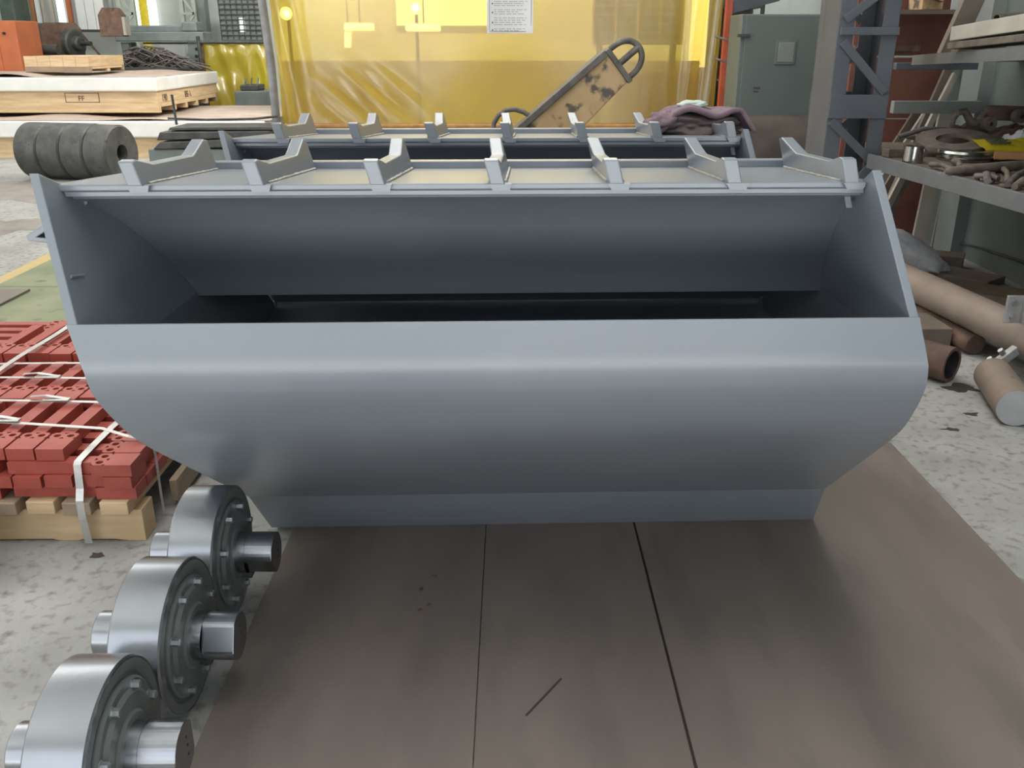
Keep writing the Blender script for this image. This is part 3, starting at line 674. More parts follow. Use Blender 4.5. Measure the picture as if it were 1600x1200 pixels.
for i, (u, w, m, lab) in enumerate(((38, 7, M_PALEB, 'pale upright board leaning on the back wall, first from the left'), (52, 6, M_OBAR, 'orange-brown upright board on the back wall'), (60, 5, M_WHITE, 'white upright board right of the orange-brown board'),
                                    (70, 4, M_PALEB, 'narrow pale upright board behind the gearbox'), (82, 5, M_PALEB, 'pale upright board second from the bright window strip'), (108, 7, M_ORANGE, 'orange upright post beside the white wall panel'))):
    p = at(u, 30, 19.6); q = at(u + w, 30, 19.6)
    single('upright_board', MB().box((p.x, 19.55, 0), (q.x, 19.62, 3.2)), m, lab, 'board')
p = at(90, 30, 19.85); q = at(99, 30, 19.85)
struct('window_1', MB().box((p.x, 19.9, 1.75), (q.x, 19.97, 3.4)), M_WINLIT)
p = at(212, 38, 19.85); q = at(222, 38, 19.85)
struct('window_2', MB().box((p.x, 19.9, 1.7), (q.x, 19.97, 3.4)), M_WINLIT)
p = at(232, 38, 19.85); q = at(245, 38, 19.85)
struct('window_3', MB().box((p.x, 19.9, 1.7), (q.x, 19.97, 3.4)), M_WINLIT)
single('yellow_strip', MB().box((at(221, 38, 19.5).x, 19.5, 0), (at(233, 38, 19.5).x, 19.53, 3.2)), M_YPACK, 'yellow strip hanging between two bright windows', 'strip')

# white wall panel (boards) with dark frame
o = thing('white_wall_panel', 'white boarded panel with dark lower rail on the back wall', 'panel', (-6.5, 19.3, 0))
a = at(123, 46, 19.2); b = at(166, 46, 19.2)
for k in range(3):
    x0 = a.x + (b.x - a.x) * k / 3
    part('board', MB().box((x0 + 0.012, 19.2, a.z), (x0 + (b.x - a.x) / 3, 19.24, 3.4)), M_WHITE, o)
part('lower_rail', MB().box((a.x - 0.02, 19.17, a.z - 0.05), (b.x + 0.05, 19.24, a.z - 0.002)), M_BLACK, o)
part('post', MB().box((a.x - 0.03, 19.17, 0), (a.x + 0.01, 19.23, a.z - 0.051)), M_RUST, o)
part('brace', MB().bar((a.x + 0.02, 19.2, a.z - 0.05), (b.x - 0.1, 19.2, a.z - 0.62), 0.035, 0.035), M_RUST, o)
# hanging brown counterweight
o = thing('hanging_weight', 'brown steel weight with chamfered top hanging before the lattice column', 'weight', tuple(at(178, 58, 17)))
a = at(161, 57, 17); b = at(190, 12, 17)
part('weight_body', MB().prism([(a.x, a.z), (b.x, a.z), (b.x, b.z - 0.12), (b.x - 0.09, b.z), (a.x + 0.09, b.z), (a.x, b.z - 0.12)], 16.9, 17.15, 'y'), M_RUST, o, bevel=0.01)
part('edge_plate', MB().box((b.x + 0.001, 16.92, a.z + 0.02), (b.x + 0.05, 17.13, b.z - 0.15)), M_PALEB, o)
part('hanger_rod', MB().tube([((a.x + b.x) / 2, 17.02, b.z - 0.01), ((a.x + b.x) / 2, 17.02, 6.99)], 0.05, 8), M_MACH, o)
# press frame
o = thing('press_frame', 'grey-green press frame with heavy cross beam and drilled posts', 'machine', (-6.3, 18, 0))
Yp = 18.0
def bx(u0, v0, u1, v1, d0, d1):
    a, b = at(u0, v1, Yp), at(u1, v0, Yp); return MB().box((a.x, Yp + d0, a.z), (b.x, Yp + d1, b.z))
part('cross_beam', bx(192, 50, 326, 65, -0.35, 0.15), M_MACH, o, bevel=0.02)
part('upper_beam', bx(205, 40, 300, 50.5, -0.12, 0.1), M_MACH, o, bevel=0.02)
part('end_block', bx(290, 34, 312, 49.5, -0.2, 0.2), M_MACH, o, bevel=0.03)
part('end_block', bx(192, 40, 204, 49.5, -0.2, 0.2), M_MACH, o, bevel=0.03)
for u0, u1 in ((197, 209), (300, 314)):
    a = at(u0, 66, Yp); b = at(u1, 66, Yp)
    po = part('post', MB().box((a.x, Yp - 0.25, 0), (b.x, Yp - 0.15, a.z)), M_MACH, o)
    part('post', MB().box((a.x, Yp + 0.05, 0), (b.x, Yp + 0.12, a.z)), M_MACH, o)
    for v in (77, 88, 97, 106):
        q = at((u0 + u1) / 2, v, Yp - 0.255)
        part('bolt_hole', MB().tube([q, q + Vector((0, 0.01, 0))], 0.032, 12), M_DARK, po)
a = at(312, 66, Yp); b = at(328, 66, Yp)
part('side_plate', MB().box((a.x, Yp - 0.14, 0), (b.x, Yp + 0.3, a.z)), M_RUST, o)
part('press_table', bx(230, 66, 300, 69, -0.2, 0.0), M_BLACK, o)
# lattice columns on the back wall
for u0, u1, lab in ((190, 211, 'pale lattice column behind the hanging weight'), (287, 306, 'pale lattice column behind the press frame')):
    a = at(u0, 30, 19.3); b = at(u1, 30, 19.3)
    o = thing('lattice_column', lab, 'column', (a.x, 19.3, 0))
    for x in (a.x, b.x): part('leg', MB().box((x - 0.035, 19.25, 0), (x + 0.035, 19.33, 5)), M_LATT, o)
    z = 1.3; k = 0
    while z < 3.2:
        p, q = ((a.x, b.x) if k % 2 else (b.x, a.x))
        part('lacing_bar', MB().bar((p, 19.24, z), (q, 19.24, z + 0.36), 0.045, 0.02, (0, 1, 0)), M_LATT, o)
        if k % 2 == 0: part('tie_bar', MB().bar((a.x, 19.24, z), (b.x, 19.24, z), 0.05, 0.02, (0, 1, 0)), M_LATT, o)
        z += 0.36; k += 1
struct('trim_2', MB().box((at(306, 20, 19.4).x, 19.35, 0), (at(322, 20, 19.4).x, 19.6, 5)), M_MACH)
# scrap wire heap
def wires():
    m = MB(); rnd = random.Random(3)
    c = at(240, 104, 17)
    for k in range(130):
        x = c.x + rnd.gauss(0, 0.34); y = 16.9 + rnd.gauss(0, 0.15); h = max(0.02, 0.34 * math.exp(-((x - c.x) / 0.5) ** 2)) * rnd.random()
        L = rnd.uniform(0.2, 0.6); a = rnd.uniform(-0.5, 0.5)
        m.tube([(x - L / 2, y, c.z + h - 0.05), (x, y + rnd.uniform(-.1, .1), c.z + h + rnd.uniform(0, 0.08)), (x + L / 2, y + a * 0.2, c.z + h - 0.06 + a * 0.1)], 0.014, 5)
    return m
o = single('scrap_wire_heap', wires(), M_GRIM, 'tangled heap of dark scrap wire under the press beam', 'scrap heap'); o['kind'] = 'stuff'
c = at(240, 104, 17)
o = thing('scrap_bin', 'dark open scrap bin below the tangled wire', 'bin', (c.x, 17, 0))
part('bin_body', MB().box((c.x - 0.75, 16.6, 0), (c.x + 0.75, 17.3, c.z - 0.04)), M_BLACK, o, bevel=0.02)
part('rim', MB().box((c.x - 0.78, 16.57, c.z - 0.04), (c.x + 0.78, 16.62, c.z)), M_BLACK, o)
# second yellow curtain and the wire mesh panel above it
o = thing('yellow_curtain', 'small bright yellow welding curtain under the wire mesh panel', 'curtain', tuple(at(370, 160, 17)))
a = at(328, 165, 17.3); b = at(418, 66, 17.3)
part('film', MB().grid(lambda s, t: (a.x + (b.x - a.x) * s, 17.3 + 0.10 * noise.noise((s * 6, t * 3, 1)) + 0.03 * math.sin(s * 23 + t * 4), a.z + (b.z - a.z) * t), 60, 20), M_CURT2, o)
part('top_rail', MB().tube([(a.x - 0.05, 17.25, b.z), (b.x + 0.05, 17.25, b.z)], 0.03, 8), M_BLACK, o)
part('post', MB().tube([(a.x - 0.04, 17.25, 0), (a.x - 0.06, 17.25, b.z + 0.1)], 0.035, 8), M_BLACK, o)
o = thing('wire_mesh_panel', 'dark wire mesh panel in front of the pale wall', 'mesh panel', tuple(at(378, 62, 18)))
a = at(347, 63, 18); b = at(414, 0, 18); zt = 2.6
nx = 8; nz = 12
for k in range(nx + 1):
    x = a.x + (b.x - a.x) * k / nx; part('wire', MB().tube([(x, 18, a.z), (x, 18, zt)], 0.012, 5), M_BLACK, o)
for k in range(nz + 1):
    z = a.z + (zt - a.z) * k / nz; part('wire', MB().tube([(a.x, 17.99, z), (b.x, 17.99, z)], 0.012, 5), M_BLACK, o)
part('backing', MB().box((a.x, 18.03, a.z), (b.x, 18.05, zt)), M_MACH, o)
p = at(376, 50, 18.02); q = at(381, 28, 18.02)
struct('window_4', MB().box((p.x, 18.005, p.z), (q.x, 18.028, q.z)), M_WINLIT)
o = thing('lathe_bed', 'grey machine bed with levers behind the grey pole', 'machine', tuple(at(395, 150, 16.6)))
a = at(372, 158, 16.6); b = at(420, 132, 16.6)
part('bed', MB().box((a.x, 16.4, 0), (b.x, 17.0, b.z - 0.1)), M_MACH, o, bevel=0.02)
part('saddle', MB().box((a.x + 0.1, 16.45, b.z - 0.099), (b.x - 0.15, 16.9, b.z)), M_CAST, o, bevel=0.02)
for u in (383, 392, 402):
    q = at(u, 134, 16.5); part('lever', MB().tube([q, q + Vector((0.03, 0, 0.13))], 0.016, 6), M_BOLT, o)

# ------------------------------------------------------------------ the big yellow curtain
YC = 10.0
o = thing('welding_curtain', 'large translucent yellow welding curtain behind the buckets', 'curtain', (0, YC, 0))
za = at(800, 197, YC).z; zb = 3.4
def curt(s, t):
    z = za + 0.03 + (zb - za) * t
    xl = -2.50 + 0.10 * max(0, 0.35 - t) ; xr = 2.16
    x = xl + (xr - xl) * s
    e = math.exp(-((s) / 0.05) ** 2)
    f = math.exp(-((s - 0.985) / 0.05) ** 2)
    y = YC + 0.035 * noise.noise((s * 3, t * 3, 4)) + e * 0.09 * math.sin(s * 95 + t * 6) + f * 0.05 * math.sin(s * 120 - t * 4)
    # diagonal creases low on the left half
    g = math.exp(-((s - 0.20) / 0.09) ** 2 - ((t - 0.09) / 0.09) ** 2)
    y += g * 0.05 * math.sin((s * 34 + t * 22) * 2.2)
    return (x, y, z)
part('film', MB().grid(curt, 260, 70), M_CURT, o)
part('bottom_rail', MB().tube([(-2.5, YC - 0.03, za), (2.2, YC - 0.03, za)], 0.028, 10), M_RAIL, o)
p0, p1 = at(409, 0, YC - 0.1), at(432, 190, YC - 0.1)
part('pole', MB().tube([(p0.x - 0.05, YC - 0.1, 3.5), p0, (p0 + p1) / 2 + Vector((0.015, 0, 0)), p1, (p1.x, YC - 0.1, 0)], 0.045, 12), M_GREYPOLE, o)
p0, p1 = at(1138, 0, YC - 0.12), at(1127, 178, YC - 0.12)
part('side_post', MB().bar((p0.x + 0.02, YC - 0.12, 3.5), (p1.x - 0.02, YC - 0.12, 0), 0.09, 0.06), M_REDPOST, o)
for v in (60, 95):
    q = at(1129, v, YC - 0.16); part('wire_tie', MB().tube([q + Vector((-0.08, 0, 0.02)), q, q + Vector((0.06, 0, -0.02))], 0.012, 6), M_BOLT, o)
for x in (-2.3, 0.0, 1.9):
    part('leg', MB().box((x, YC + 0.03, 0), (x + 0.05, YC + 0.08, za)), M_RAIL, o)
# notice
o = thing('notice', 'white printed safety notice with blue frame taped to the yellow curtain', 'notice', tuple(at(797, 52, YC - 0.09)))
a = at(761, 52, YC - 0.09); b = at(833, 52, YC - 0.09); zt = 2.05; yN = YC - 0.09
part('paper', MB().grid(lambda s, t: (a.x + (b.x - a.x) * s, yN + 0.012 * math.sin(s * 5) * (1 - t), a.z + (zt - a.z) * t), 14, 14), M_POST, o)
w = b.x - a.x
fr = MB()
x0, x1, z0 = a.x + 0.055 * w, b.x - 0.045 * w, a.z + 0.018
for p, q in (((x0, z0 + 0.01), (x0, zt - 0.02)), ((x1, z0 + 0.01), (x1, zt - 0.02)), ((x0, z0), (x1, z0))):
    fr.bar((p[0], yN - 0.008, p[1]), (q[0], yN - 0.008, q[1]), 0.004, 0.004, (0, 1, 0))
part('printed_frame', fr, M_INK, o)
ln = MB(); rnd = random.Random(5)
lines = [(2, 1.0), (4.6, 0.9), (7.4, 0.86), (13, 1.0), (15.7, 0.7), (18.6, 0.92), (24, 1.0), (27, 1.0), (30, 0.84), (33, 1.03), (38.5, 0.95), (41.2, 0.75)]
lines += [(-4 - 5.6 * k - 2.7 * j, 0.85 + 0.1 * ((k + j) % 3)) for k in range(6) for j in range(2)]
for v, L in lines:
    z = at(800, v * 1.17, yN).z; x = a.x + w * 0.16; xe = x + w * 0.70 * L
    while x < xe:
        lw = rnd.choice((2, 3, 4, 5, 6, 7))
        for c in range(lw):
            if x < xe:
                ln.box((x, yN - 0.009, z - 0.004), (x + 0.006, yN - 0.0075, z + 0.004)); x += 0.0125
        x += 0.014
part('printed_lines', ln, M_INK, o)
bl = MB()
for v in (4.6, 16.5, 30, 40): z = at(800, v * 1.17, yN).z; bl.box((a.x + w * 0.105, yN - 0.009, z - 0.009), (a.x + w * 0.105 + 0.014, yN - 0.0075, z + 0.006))
part('printed_bullets', bl, M_INK, o)
q = at(824, 45, yN)
part('ink_smudge', MB().prism([(q.x - 0.025, q.z - 0.05), (q.x + 0.015, q.z - 0.03), (q.x + 0.03, q.z + 0.05), (q.x - 0.01, q.z + 0.02)], yN - 0.0095, yN - 0.008, 'y'), M_RUST, o)
# behind the curtain: lamps, lit window band, dark grid panel
for u, v, lab in ((447, 21, 'round work lamp glowing through the left of the yellow curtain'), (649, 12, 'round work lamp glowing through the middle of the yellow curtain')):
    c = at(u, v, 11.6)
    o = thing('work_lamp', lab, 'lamp', (c.x, c.y, c.z))
    part('reflector', MB().lathe([(0.12, 0.03), (0.0, 0.08), (-0.002, 0.075), (0.1, 0.025)], c, (0, 1, 0), 20), M_BOLT, o)
    part('bulb', MB().lathe([(0.09, 0.0), (0.07, 0.03), (0.03, 0.045), (0.01, 0.03), (0.004, 0)], c, (0, 1, 0), 16), M_LAMP, o)
    part('stand', MB().tube([(c.x, c.y + 0.1, 0), (c.x, c.y + 0.1, c.z)], 0.02, 8), M_BLACK, o)
def lamp_tube(u0, v0, u1, v1, lab):
    p, q = at(u0, v0, 11.4), at(u1, v1, 11.4)
    o = thing('strip_light', lab, 'lamp', tuple((p + q) / 2))
    part('tube', MB().tube([p, q], 0.035, 10), M_TUBE, o)
    part('hanger', MB().tube([(p + q) / 2 + Vector((0, 0.09, 0)), Vector(((p.x + q.x) / 2, (p.y + q.y) / 2 + 0.09, 6.995))], 0.008, 6), M_BLACK, o)
    part('housing', MB().bar(p + Vector((0, 0.07, 0)), q + Vector((0, 0.07, 0)), 0.10, 0.05, (0, 1, 0)), M_WHITE, o)
lamp_tube(538, 42, 584, 42, 'short lit strip seen through the curtain, above the upright one')
lamp_tube(543, 50, 543, 74, 'upright lit strip glowing through the yellow curtain')
lamp_tube(634, 43, 688, 43, 'lit strip glowing through the curtain, nearest the white notice')
o = thing('grid_screen', 'dark grid screen showing through the curtain above the tan trough', 'screen', tuple(at(995, 70, 11.3)))
a = at(926, 70, 11.3); b = at(1068, 0, 11.3)
part('panel', MB().box((a.x, 11.3, a.z), (b.x, 11.35, 2.4)), M_BLACK, o)
for k in range(5):
    x = a.x + (b.x - a.x) * k / 4; part('mullion', MB().box((x - 0.012, 11.26, a.z), (x + 0.012, 11.298, 2.4)), M_PALEB, o)
for k in range(9):
    z = a.z + 0.1 * k + 0.03; part('glazing_bar', MB().box((a.x, 11.265, z - 0.006), (b.x, 11.298, z + 0.006)), M_PALEB, o)
part('frame_leg', MB().box((a.x + 0.05, 11.31, 0), (a.x + 0.12, 11.345, a.z - 0.001)), M_BLACK, o)
part('frame_leg', MB().box((b.x - 0.12, 11.31, 0), (b.x - 0.05, 11.345, a.z - 0.001)), M_BLACK, o)
o = thing('brown_cabinet', 'brown cabinet showing dimly through the curtain behind the tan trough', 'cabinet', (1.6, 11.2, 0))
a = at(955, 190, 11.0); b = at(1105, 112, 11.0)
part('body', MB().box((a.x, 11.0, 0), (b.x, 11.25, b.z)), M_REDB, o, bevel=0.01)
part('door', MB().box((a.x + 0.03, 10.975, 0.05), ((a.x + b.x) / 2 - 0.005, 10.998, b.z - 0.03)), M_REDB, o, bevel=0.004)
part('door', MB().box(((a.x + b.x) / 2 + 0.005, 10.975, 0.05), (b.x - 0.03, 10.998, b.z - 0.03)), M_REDB, o, bevel=0.004)
struct('trim_4', MB().box((-3.2, 13.2, 0), (2.6, 13.3, 1.25)), M_BOARD)
def litwin(name, u0, v1, u1, zt):
    p, q = at(u0, v1, 13.6), at(u1, v1, 13.6)
    struct(name, MB().box((p.x, 13.6, p.z), (q.x, 13.66, zt)), M_WINLIT)
litwin('window_5', 620, 40, 765, 2.6)
litwin('window_6', 1076, 105, 1112, 2.6)
struct('wall_booth', MB().box((-3.3, 13.68, 0), (2.7, 13.78, 3.2)), M_WALLP)
area('booth_fill', (-0.2, 10.7, 5.4), (1.05, 0, 0), 5, 0.6, 620, (1, 0.97, 0.9))  # unseen fill light added to brighten what stands behind the curtain
area('booth_daylight', (-0.2, 14.5, 5.0), (-0.75, 0, 0), 5, 2.5, 170, (1, 0.97, 0.88))
# ------------------------------------------------------------------ tan trough on a trestle, cloth on the rear bucket
YT = 5.2
def T(u, v, Y=YT): return at(u, v, Y)
o = thing('tan_trough', 'tan coated trough with ring handles, tilted behind the rear bucket', 'trough', tuple(T(860, 205)))
e0, e1 = T(808, 205), T(948, 83)          # upper edge of the trough, low to high
g0, g1 = T(905, 205), T(980, 128)         # lower edge
dy = Vector((0, 0.16, 0))
def slab(poly, y0, y1): return MB().prism([(p.x, p.z) for p in poly], y0, y1, 'y')
ext0 = e0 + (e0 - e1) * 0.25; ext1 = g0 + (g0 - g1) * 0.55
part('trough_body', slab([ext0, e1, g1, ext1], YT, YT + 0.2), M_TAN, o, bevel=0.006)
dvec = (e1 - e0).normalized()
nrm = Vector((-dvec.z, 0, dvec.x))
part('upper_edge', MB().bar(ext0 + nrm * 0.002 + Vector((0, 0.095, 0)), e1 + nrm * 0.002 + Vector((0, 0.095, 0)), 0.034, 0.225, (0, 1, 0)), M_GRIM, o, bevel=0.003)
part('end_plate', MB().bar(e1 + dvec * 0.014 + nrm * 0.012 + Vector((0, 0.095, 0)), g1 + dvec * 0.014 - nrm * 0.012 + Vector((0, 0.095, 0)), 0.028, 0.225, (0, 1, 0)), M_GRIM, o, bevel=0.003)
cen = (e1 + g1) / 2 + dvec * 0.03; hw = (e1 - g1).length / 2
cd = (e1 - g1).normalized()
arc = [cen + Vector((0, 0.09, 0)) + cd * (hw * 0.98 * math.cos(t)) + dvec * (0.135 * max(0, math.sin(t)) ** 0.75) for t in [PI * k / 20 for k in range(21)]]
part('ring_handle', MB().tube(arc, 0.017, 10), M_GRIM, o)
part('handle_spoke', MB().tube([cen + Vector((0, 0.09, 0)), cen + Vector((0, 0.09, 0)) + dvec * 0.135], 0.019, 10), M_GRIM, o)
pts = [T(u, v, YT + 0.08) for u, v in ((770, 206), (772, 192), (779, 180), (791, 172), (805, 171), (818, 175), (829, 182))]
pts = [pts[0] + Vector((0, 0, -0.12))] + pts
part('lower_handle', MB().tube(pts, 0.014, 10), M_GRIM, o)
low = min(ext0.z, ext1.z)
o = thing('trestle', 'steel trestle under the tan trough, hidden by the buckets', 'trestle', (0.3, YT + 0.1, 0))
part('top_bar', MB().box((-0.35, YT - 0.05, low - 0.09), (0.55, YT + 0.25, low - 0.002)), M_BLACK, o)
for x in (-0.3, 0.45): part('leg', MB().box((x, YT, 0), (x + 0.06, YT + 0.2, low - 0.091)), M_BLACK, o)

zc = 1.171
o = thing('cloth_bundle', 'crumpled mauve and brown work cloth lying on the rear bucket deck', 'cloth', tuple(at(1085, 215, 3.6)))
def blob(c, r, seed, amp=0.35, n=28, m=18, flat=0.0):
    def f(a, b):
        th = 2 * PI * a; ph = PI * (b - 0.5)
        d = Vector((math.cos(th) * math.cos(ph), math.sin(th) * math.cos(ph), math.sin(ph)))
        k = 1 + amp * noise.noise(d * 1.6 + Vector((seed, 0, 0))) + amp * 0.5 * noise.noise(d * 4.2 + Vector((0, seed, 0)))
        p = Vector((c[0] + d.x * r[0] * k, c[1] + d.y * r[1] * k, c[2] + d.z * r[2] * k))
        p.z = max(p.z, zc); return p
    return MB().grid(f, n, m)
cc = at(1088, 205, 3.55)
part('brown_fold', blob((cc.x, 3.55, zc + 0.03), (0.165, 0.12, 0.05), 3.3, 0.5, 44, 28), M_CLOTHD, o)
def drape(s, t):
    x = cc.x - 0.185 + 0.39 * s; y = 3.44 + 0.24 * t
    z = zc + 0.072 + 0.022 * math.sin(s * PI) + 0.02 * noise.noise((s * 4, t * 3, 2)) - 0.06 * max(0, 0.2 - s) * 5 * (1 - t * 0.4) - 0.045 * max(0, s - 0.85) * 6 - 0.012 * math.sin(s * 14) * (1 - t)
    return (x, y, z)
dr = part('mauve_fold', MB().grid(drape, 40, 16), M_PURPLE, o)
md = dr.modifiers.new('thick', 'SOLIDIFY'); md.thickness = 0.016
part('mauve_fold', blob((cc.x - 0.13, 3.5, zc + 0.05), (0.07, 0.07, 0.032), 8.2, 0.4), M_PURPLE, o)
part('mint_fold', blob((cc.x - 0.01, 3.6, zc + 0.105), (0.055, 0.05, 0.014), 5.1, 0.3), M_MINT, o)

# ------------------------------------------------------------------ right back: big pipe, cabinet, column
zt = at(1220, 186, 8.0).z
r = zt / 2
single('large_pipe', MB().lathe([(0, r - 0.02), (0, r), (1.45, r), (1.45, r - 0.02), (0, r - 0.02)], (1.72, 8.0 + r, r), (1, 0, 0), 56), M_TANK, 'large dark steel pipe lying on the floor before the grey cabinet', 'pipe')
o = thing('steel_cabinet', 'grey-green steel cabinet with latch window behind the large dark pipe', 'cabinet', (2.3, 9.4, 0))
Yk = 9.3
a = at(1146, 186, Yk); b = at(1300, 22, Yk)
part('body', MB().box((a.x, Yk, 0), (b.x, Yk + 0.5, b.z)), M_WALLG, o, bevel=0.01)
def cb(u0, v0, u1, v1, d):
    p, q = at(u0, v1, Yk), at(u1, v0, Yk); return MB().box((p.x, Yk - d, p.z), (q.x, Yk - 0.001, q.z))
part('door', cb(1152, 24, 1284, 190, 0.018), M_WALLG, o, bevel=0.004)
hf = part('hatch', cb(1209, 63, 1244, 101, 0.03), M_WALLG, o, bevel=0.004)
part('hatch_panel', cb(1213, 66, 1241, 97, 0.034), M_BEAMG, hf, bevel=0.004)
part('hinge', cb(1151, 53, 1171, 58, 0.05), M_BLACK, o, bevel=0.004)
part('hinge', cb(1276, 92, 1287, 97, 0.05), M_BLACK, o, bevel=0.004)
part('label_plate', cb(1176, 136, 1187, 139, 0.022), M_BLACK, o)
part('label_plate', cb(1176, 142, 1184, 144, 0.022), M_BLACK, o)
o = thing('dark_rack', 'dark steel rack between the red-orange post and the grey cabinet', 'rack', (2.5, 11, 0))
for z in (0.6, 1.05, 1.45, 1.85): part('shelf', MB().box((2.34, 10.9, z), (2.8, 11.4, z + 0.03)), M_BLACK, o)
for x in (2.32, 2.8): part('upright', MB().box((x, 10.9, 0), (x + 0.04, 10.94, 2.0)), M_BLACK, o)
part('back_panel', MB().box((2.32, 11.42, 0), (2.84, 11.44, 2.0)), M_BLACK, o)
struct('trim_3', MB().bar(at(1140, 12, 9.9), at(1215, -8, 9.9), 0.1, 0.12), M_COLUMN)

# lattice column
Yl = 5.7
o = thing('built_up_column', 'dark blue-grey steel column with crossed lacing beside the bench', 'column', (2.12, 5.9, 0))
CX0, CX1, CD = 1.93, 2.285, 0.36
zt = 3.2
for x in (CX0, CX1 - 0.095):
    part('flange', MB().box((x, Yl, 0), (x + 0.095, Yl + 0.012, zt)), M_COLUMN, o, bevel=0.003)
    part('flange', MB().box((x, Yl + CD, 0), (x + 0.095, Yl + CD + 0.012, zt)), M_COLUMN, o, bevel=0.003)
part('web', MB().box((CX0, Yl + 0.0125, 0), (CX0 + 0.012, Yl + 0.10, zt)), M_COLUMN, o, bevel=0.003)
part('web', MB().box((CX0, Yl + CD - 0.09, 0), (CX0 + 0.012, Yl + CD - 0.001, zt)), M_COLUMN, o, bevel=0.003)
part('web', MB().box((CX0 + 0.001, Yl + 0.10, 0), (CX0 + 0.008, Yl + CD - 0.09, zt)), M_COLUMN, o)
part('web', MB().box((CX1 - 0.012, Yl + 0.0125, 0), (CX1, Yl + 0.10, zt)), M_COLUMN, o, bevel=0.003)
part('web', MB().box((CX1 - 0.012, Yl + CD - 0.09, 0), (CX1, Yl + CD - 0.001, zt)), M_COLUMN, o, bevel=0.003)
part('batten', MB().box((CX0, Yl - 0.012, 1.06), (CX1, Yl - 0.001, 1.20)), M_COLUMN, o, bevel=0.003)
part('batten', MB().box((CX0 + 0.01, Yl - 0.03, 1.535), (CX1, Yl - 0.001, 1.58)), M_COLUMN, o, bevel=0.003)
part('batten', MB().box((CX0, Yl + CD + 0.013, 1.06), (CX1, Yl + CD + 0.024, 1.20)), M_COLUMN, o, bevel=0.003)
for (xa, za), (xb, zb) in (((CX0 + 0.03, 1.50), (CX1 - 0.03, 1.21)), ((CX0 + 0.03, 1.62), (CX1 - 0.09, 1.80)), ((CX0 + 0.02, 1.045), (CX1 - 0.05, 0.80)), ((CX0 + 0.02, 0.45), (CX1 - 0.05, 0.78)), ((CX0 + 0.03, 1.85), (CX1 - 0.03, 1.80))):
    part('lacing_bar', MB().bar((xa, Yl - 0.010, za), (xb, Yl - 0.010, zb), 0.014, 0.05, (0, 1, 0)) if False else MB().bar((xa, Yl - 0.010, za), (xb, Yl - 0.010, zb), 0.05, 0.016, (0, 1, 0)), M_COLUMN, o, bevel=0.002)
    part('lacing_bar', MB().bar((xb, Yl + CD + 0.005, za), (xa, Yl + CD + 0.005, zb), 0.05, 0.012, (0, 1, 0)), M_COLUMN, o, bevel=0.002)

# back of the rack bay
o = thing('red_brown_partition', 'red-brown boarded partition behind the bench end', 'partition', (2.8, 7.3, 0))
for k in range(4):
    part('panel', MB().box((2.6, 7.30 + 0.006 * (k % 2), 0.02 + 0.46 * k), (3.34, 7.33 + 0.006 * (k % 2), 0.02 + 0.455 * (k + 1))), M_REDB, o, bevel=0.003)
part('batten', MB().box((2.6, 7.26, 1.43), (3.1, 7.298, 1.475)), M_RUST, o)
def rail(u0, v0, u1, v1, Y, m, name, lab, d=0.06):
    p, q = at(u0, v1, Y), at(u1, v0, Y)
    single(name, MB().box((p.x, Y, p.z), (q.x, Y + d, q.z)), m, lab, 'beam', bevel=0.004)
rail(1395, 158, 1535, 177.5, 6.5, M_BEAMG, 'cross_beam', 'light grey horizontal beam from the column to the wall')
rail(1400, 98, 1530, 109, 6.5, M_COLUMN, 'cross_beam', 'dark grey thin beam below the upper shelf')
# upper shelf
o = thing('upper_shelf', 'grey steel wall shelf above the cluttered bench', 'shelf', (3.0, 5.2, 1.4))
p, q = at(1425, 94, 6.3), at(1600, 83, 4.3)
p2, q2 = p + (p - q) * 0.0, q + (q - p) * 0.6
m = MB()
def shelfbox(p, q, t, x1):
    return MB().add([(p.x, p.y, p.z - t), (q.x, q.y, q.z - t), (x1, q.y, q.z - t), (x1, p.y, p.z - t), (p.x, p.y, p.z), (q.x, q.y, q.z), (x1, q.y, q.z), (x1, p.y, p.z)],
                    [(0, 3, 2, 1), (4, 5, 6, 7), (0, 1, 5, 4), (1, 2, 6, 5), (2, 3, 7, 6), (3, 0, 4, 7)])
part('shelf_board', shelfbox(p + Vector((0.01, 0, 0.02)), q2 + Vector((0.01, 0, 0.02)), 0.03, 3.345), M_SHELF, o)
part('front_angle', MB().add([p + Vector((0, 0, d)) for d in (-0.03, 0.03)] + [q2 + Vector((0, 0, d)) for d in (-0.03, 0.03)] + [p + Vector((0.008, 0, d)) for d in (-0.03, 0.03)] + [q2 + Vector((0.008, 0, d)) for d in (-0.03, 0.03)],
     [(0, 2, 3, 1), (4, 5, 7, 6), (0, 1, 5, 4), (2, 6, 7, 3), (1, 3, 7, 5), (0, 4, 6, 2)]), M_SHELF, o)
def sz(u, v, X):   # point on the vertical plane x = X
    r_ = ray(u, v); return CAM + r_ * (X / r_.x)
# things on the upper shelf
p, q = at(1503, 47, 5.4), at(1604, 30, 4.6)
single('pale_beam', MB().bar(p + Vector((0, 0, -0.02)), q + (q - p) * 0.4 + Vector((0, 0, -0.02)), 0.12, 0.075), M_PALEB, 'pale dusty beam lying slanted on the upper shelf', 'beam', bevel=0.004)
p, q = at(1508, 72, 5.3), at(1602, 62, 4.6)
single('dusty_timber', MB().bar(p + Vector((0, 0.04, 0.0)), q + (q - p) * 0.4 + Vector((0, 0.04, 0)), 0.16, 0.035), M_SCRAP, 'dusty brown timber under the pale beam on the upper shelf', 'timber', bevel=0.004)
p, q = at(1557, 28, 5.3), at(1602, 26, 5.3)
single('small_pipe', MB().lathe([(0, 0.016), (0, 0.024), (0.5, 0.024), (0.5, 0.016), (0, 0.016)], p, q + Vector((0, 0.12, 0)) - p, 24), M_SCRAP, 'small brown pipe end above the pale beam on the upper shelf', 'pipe')
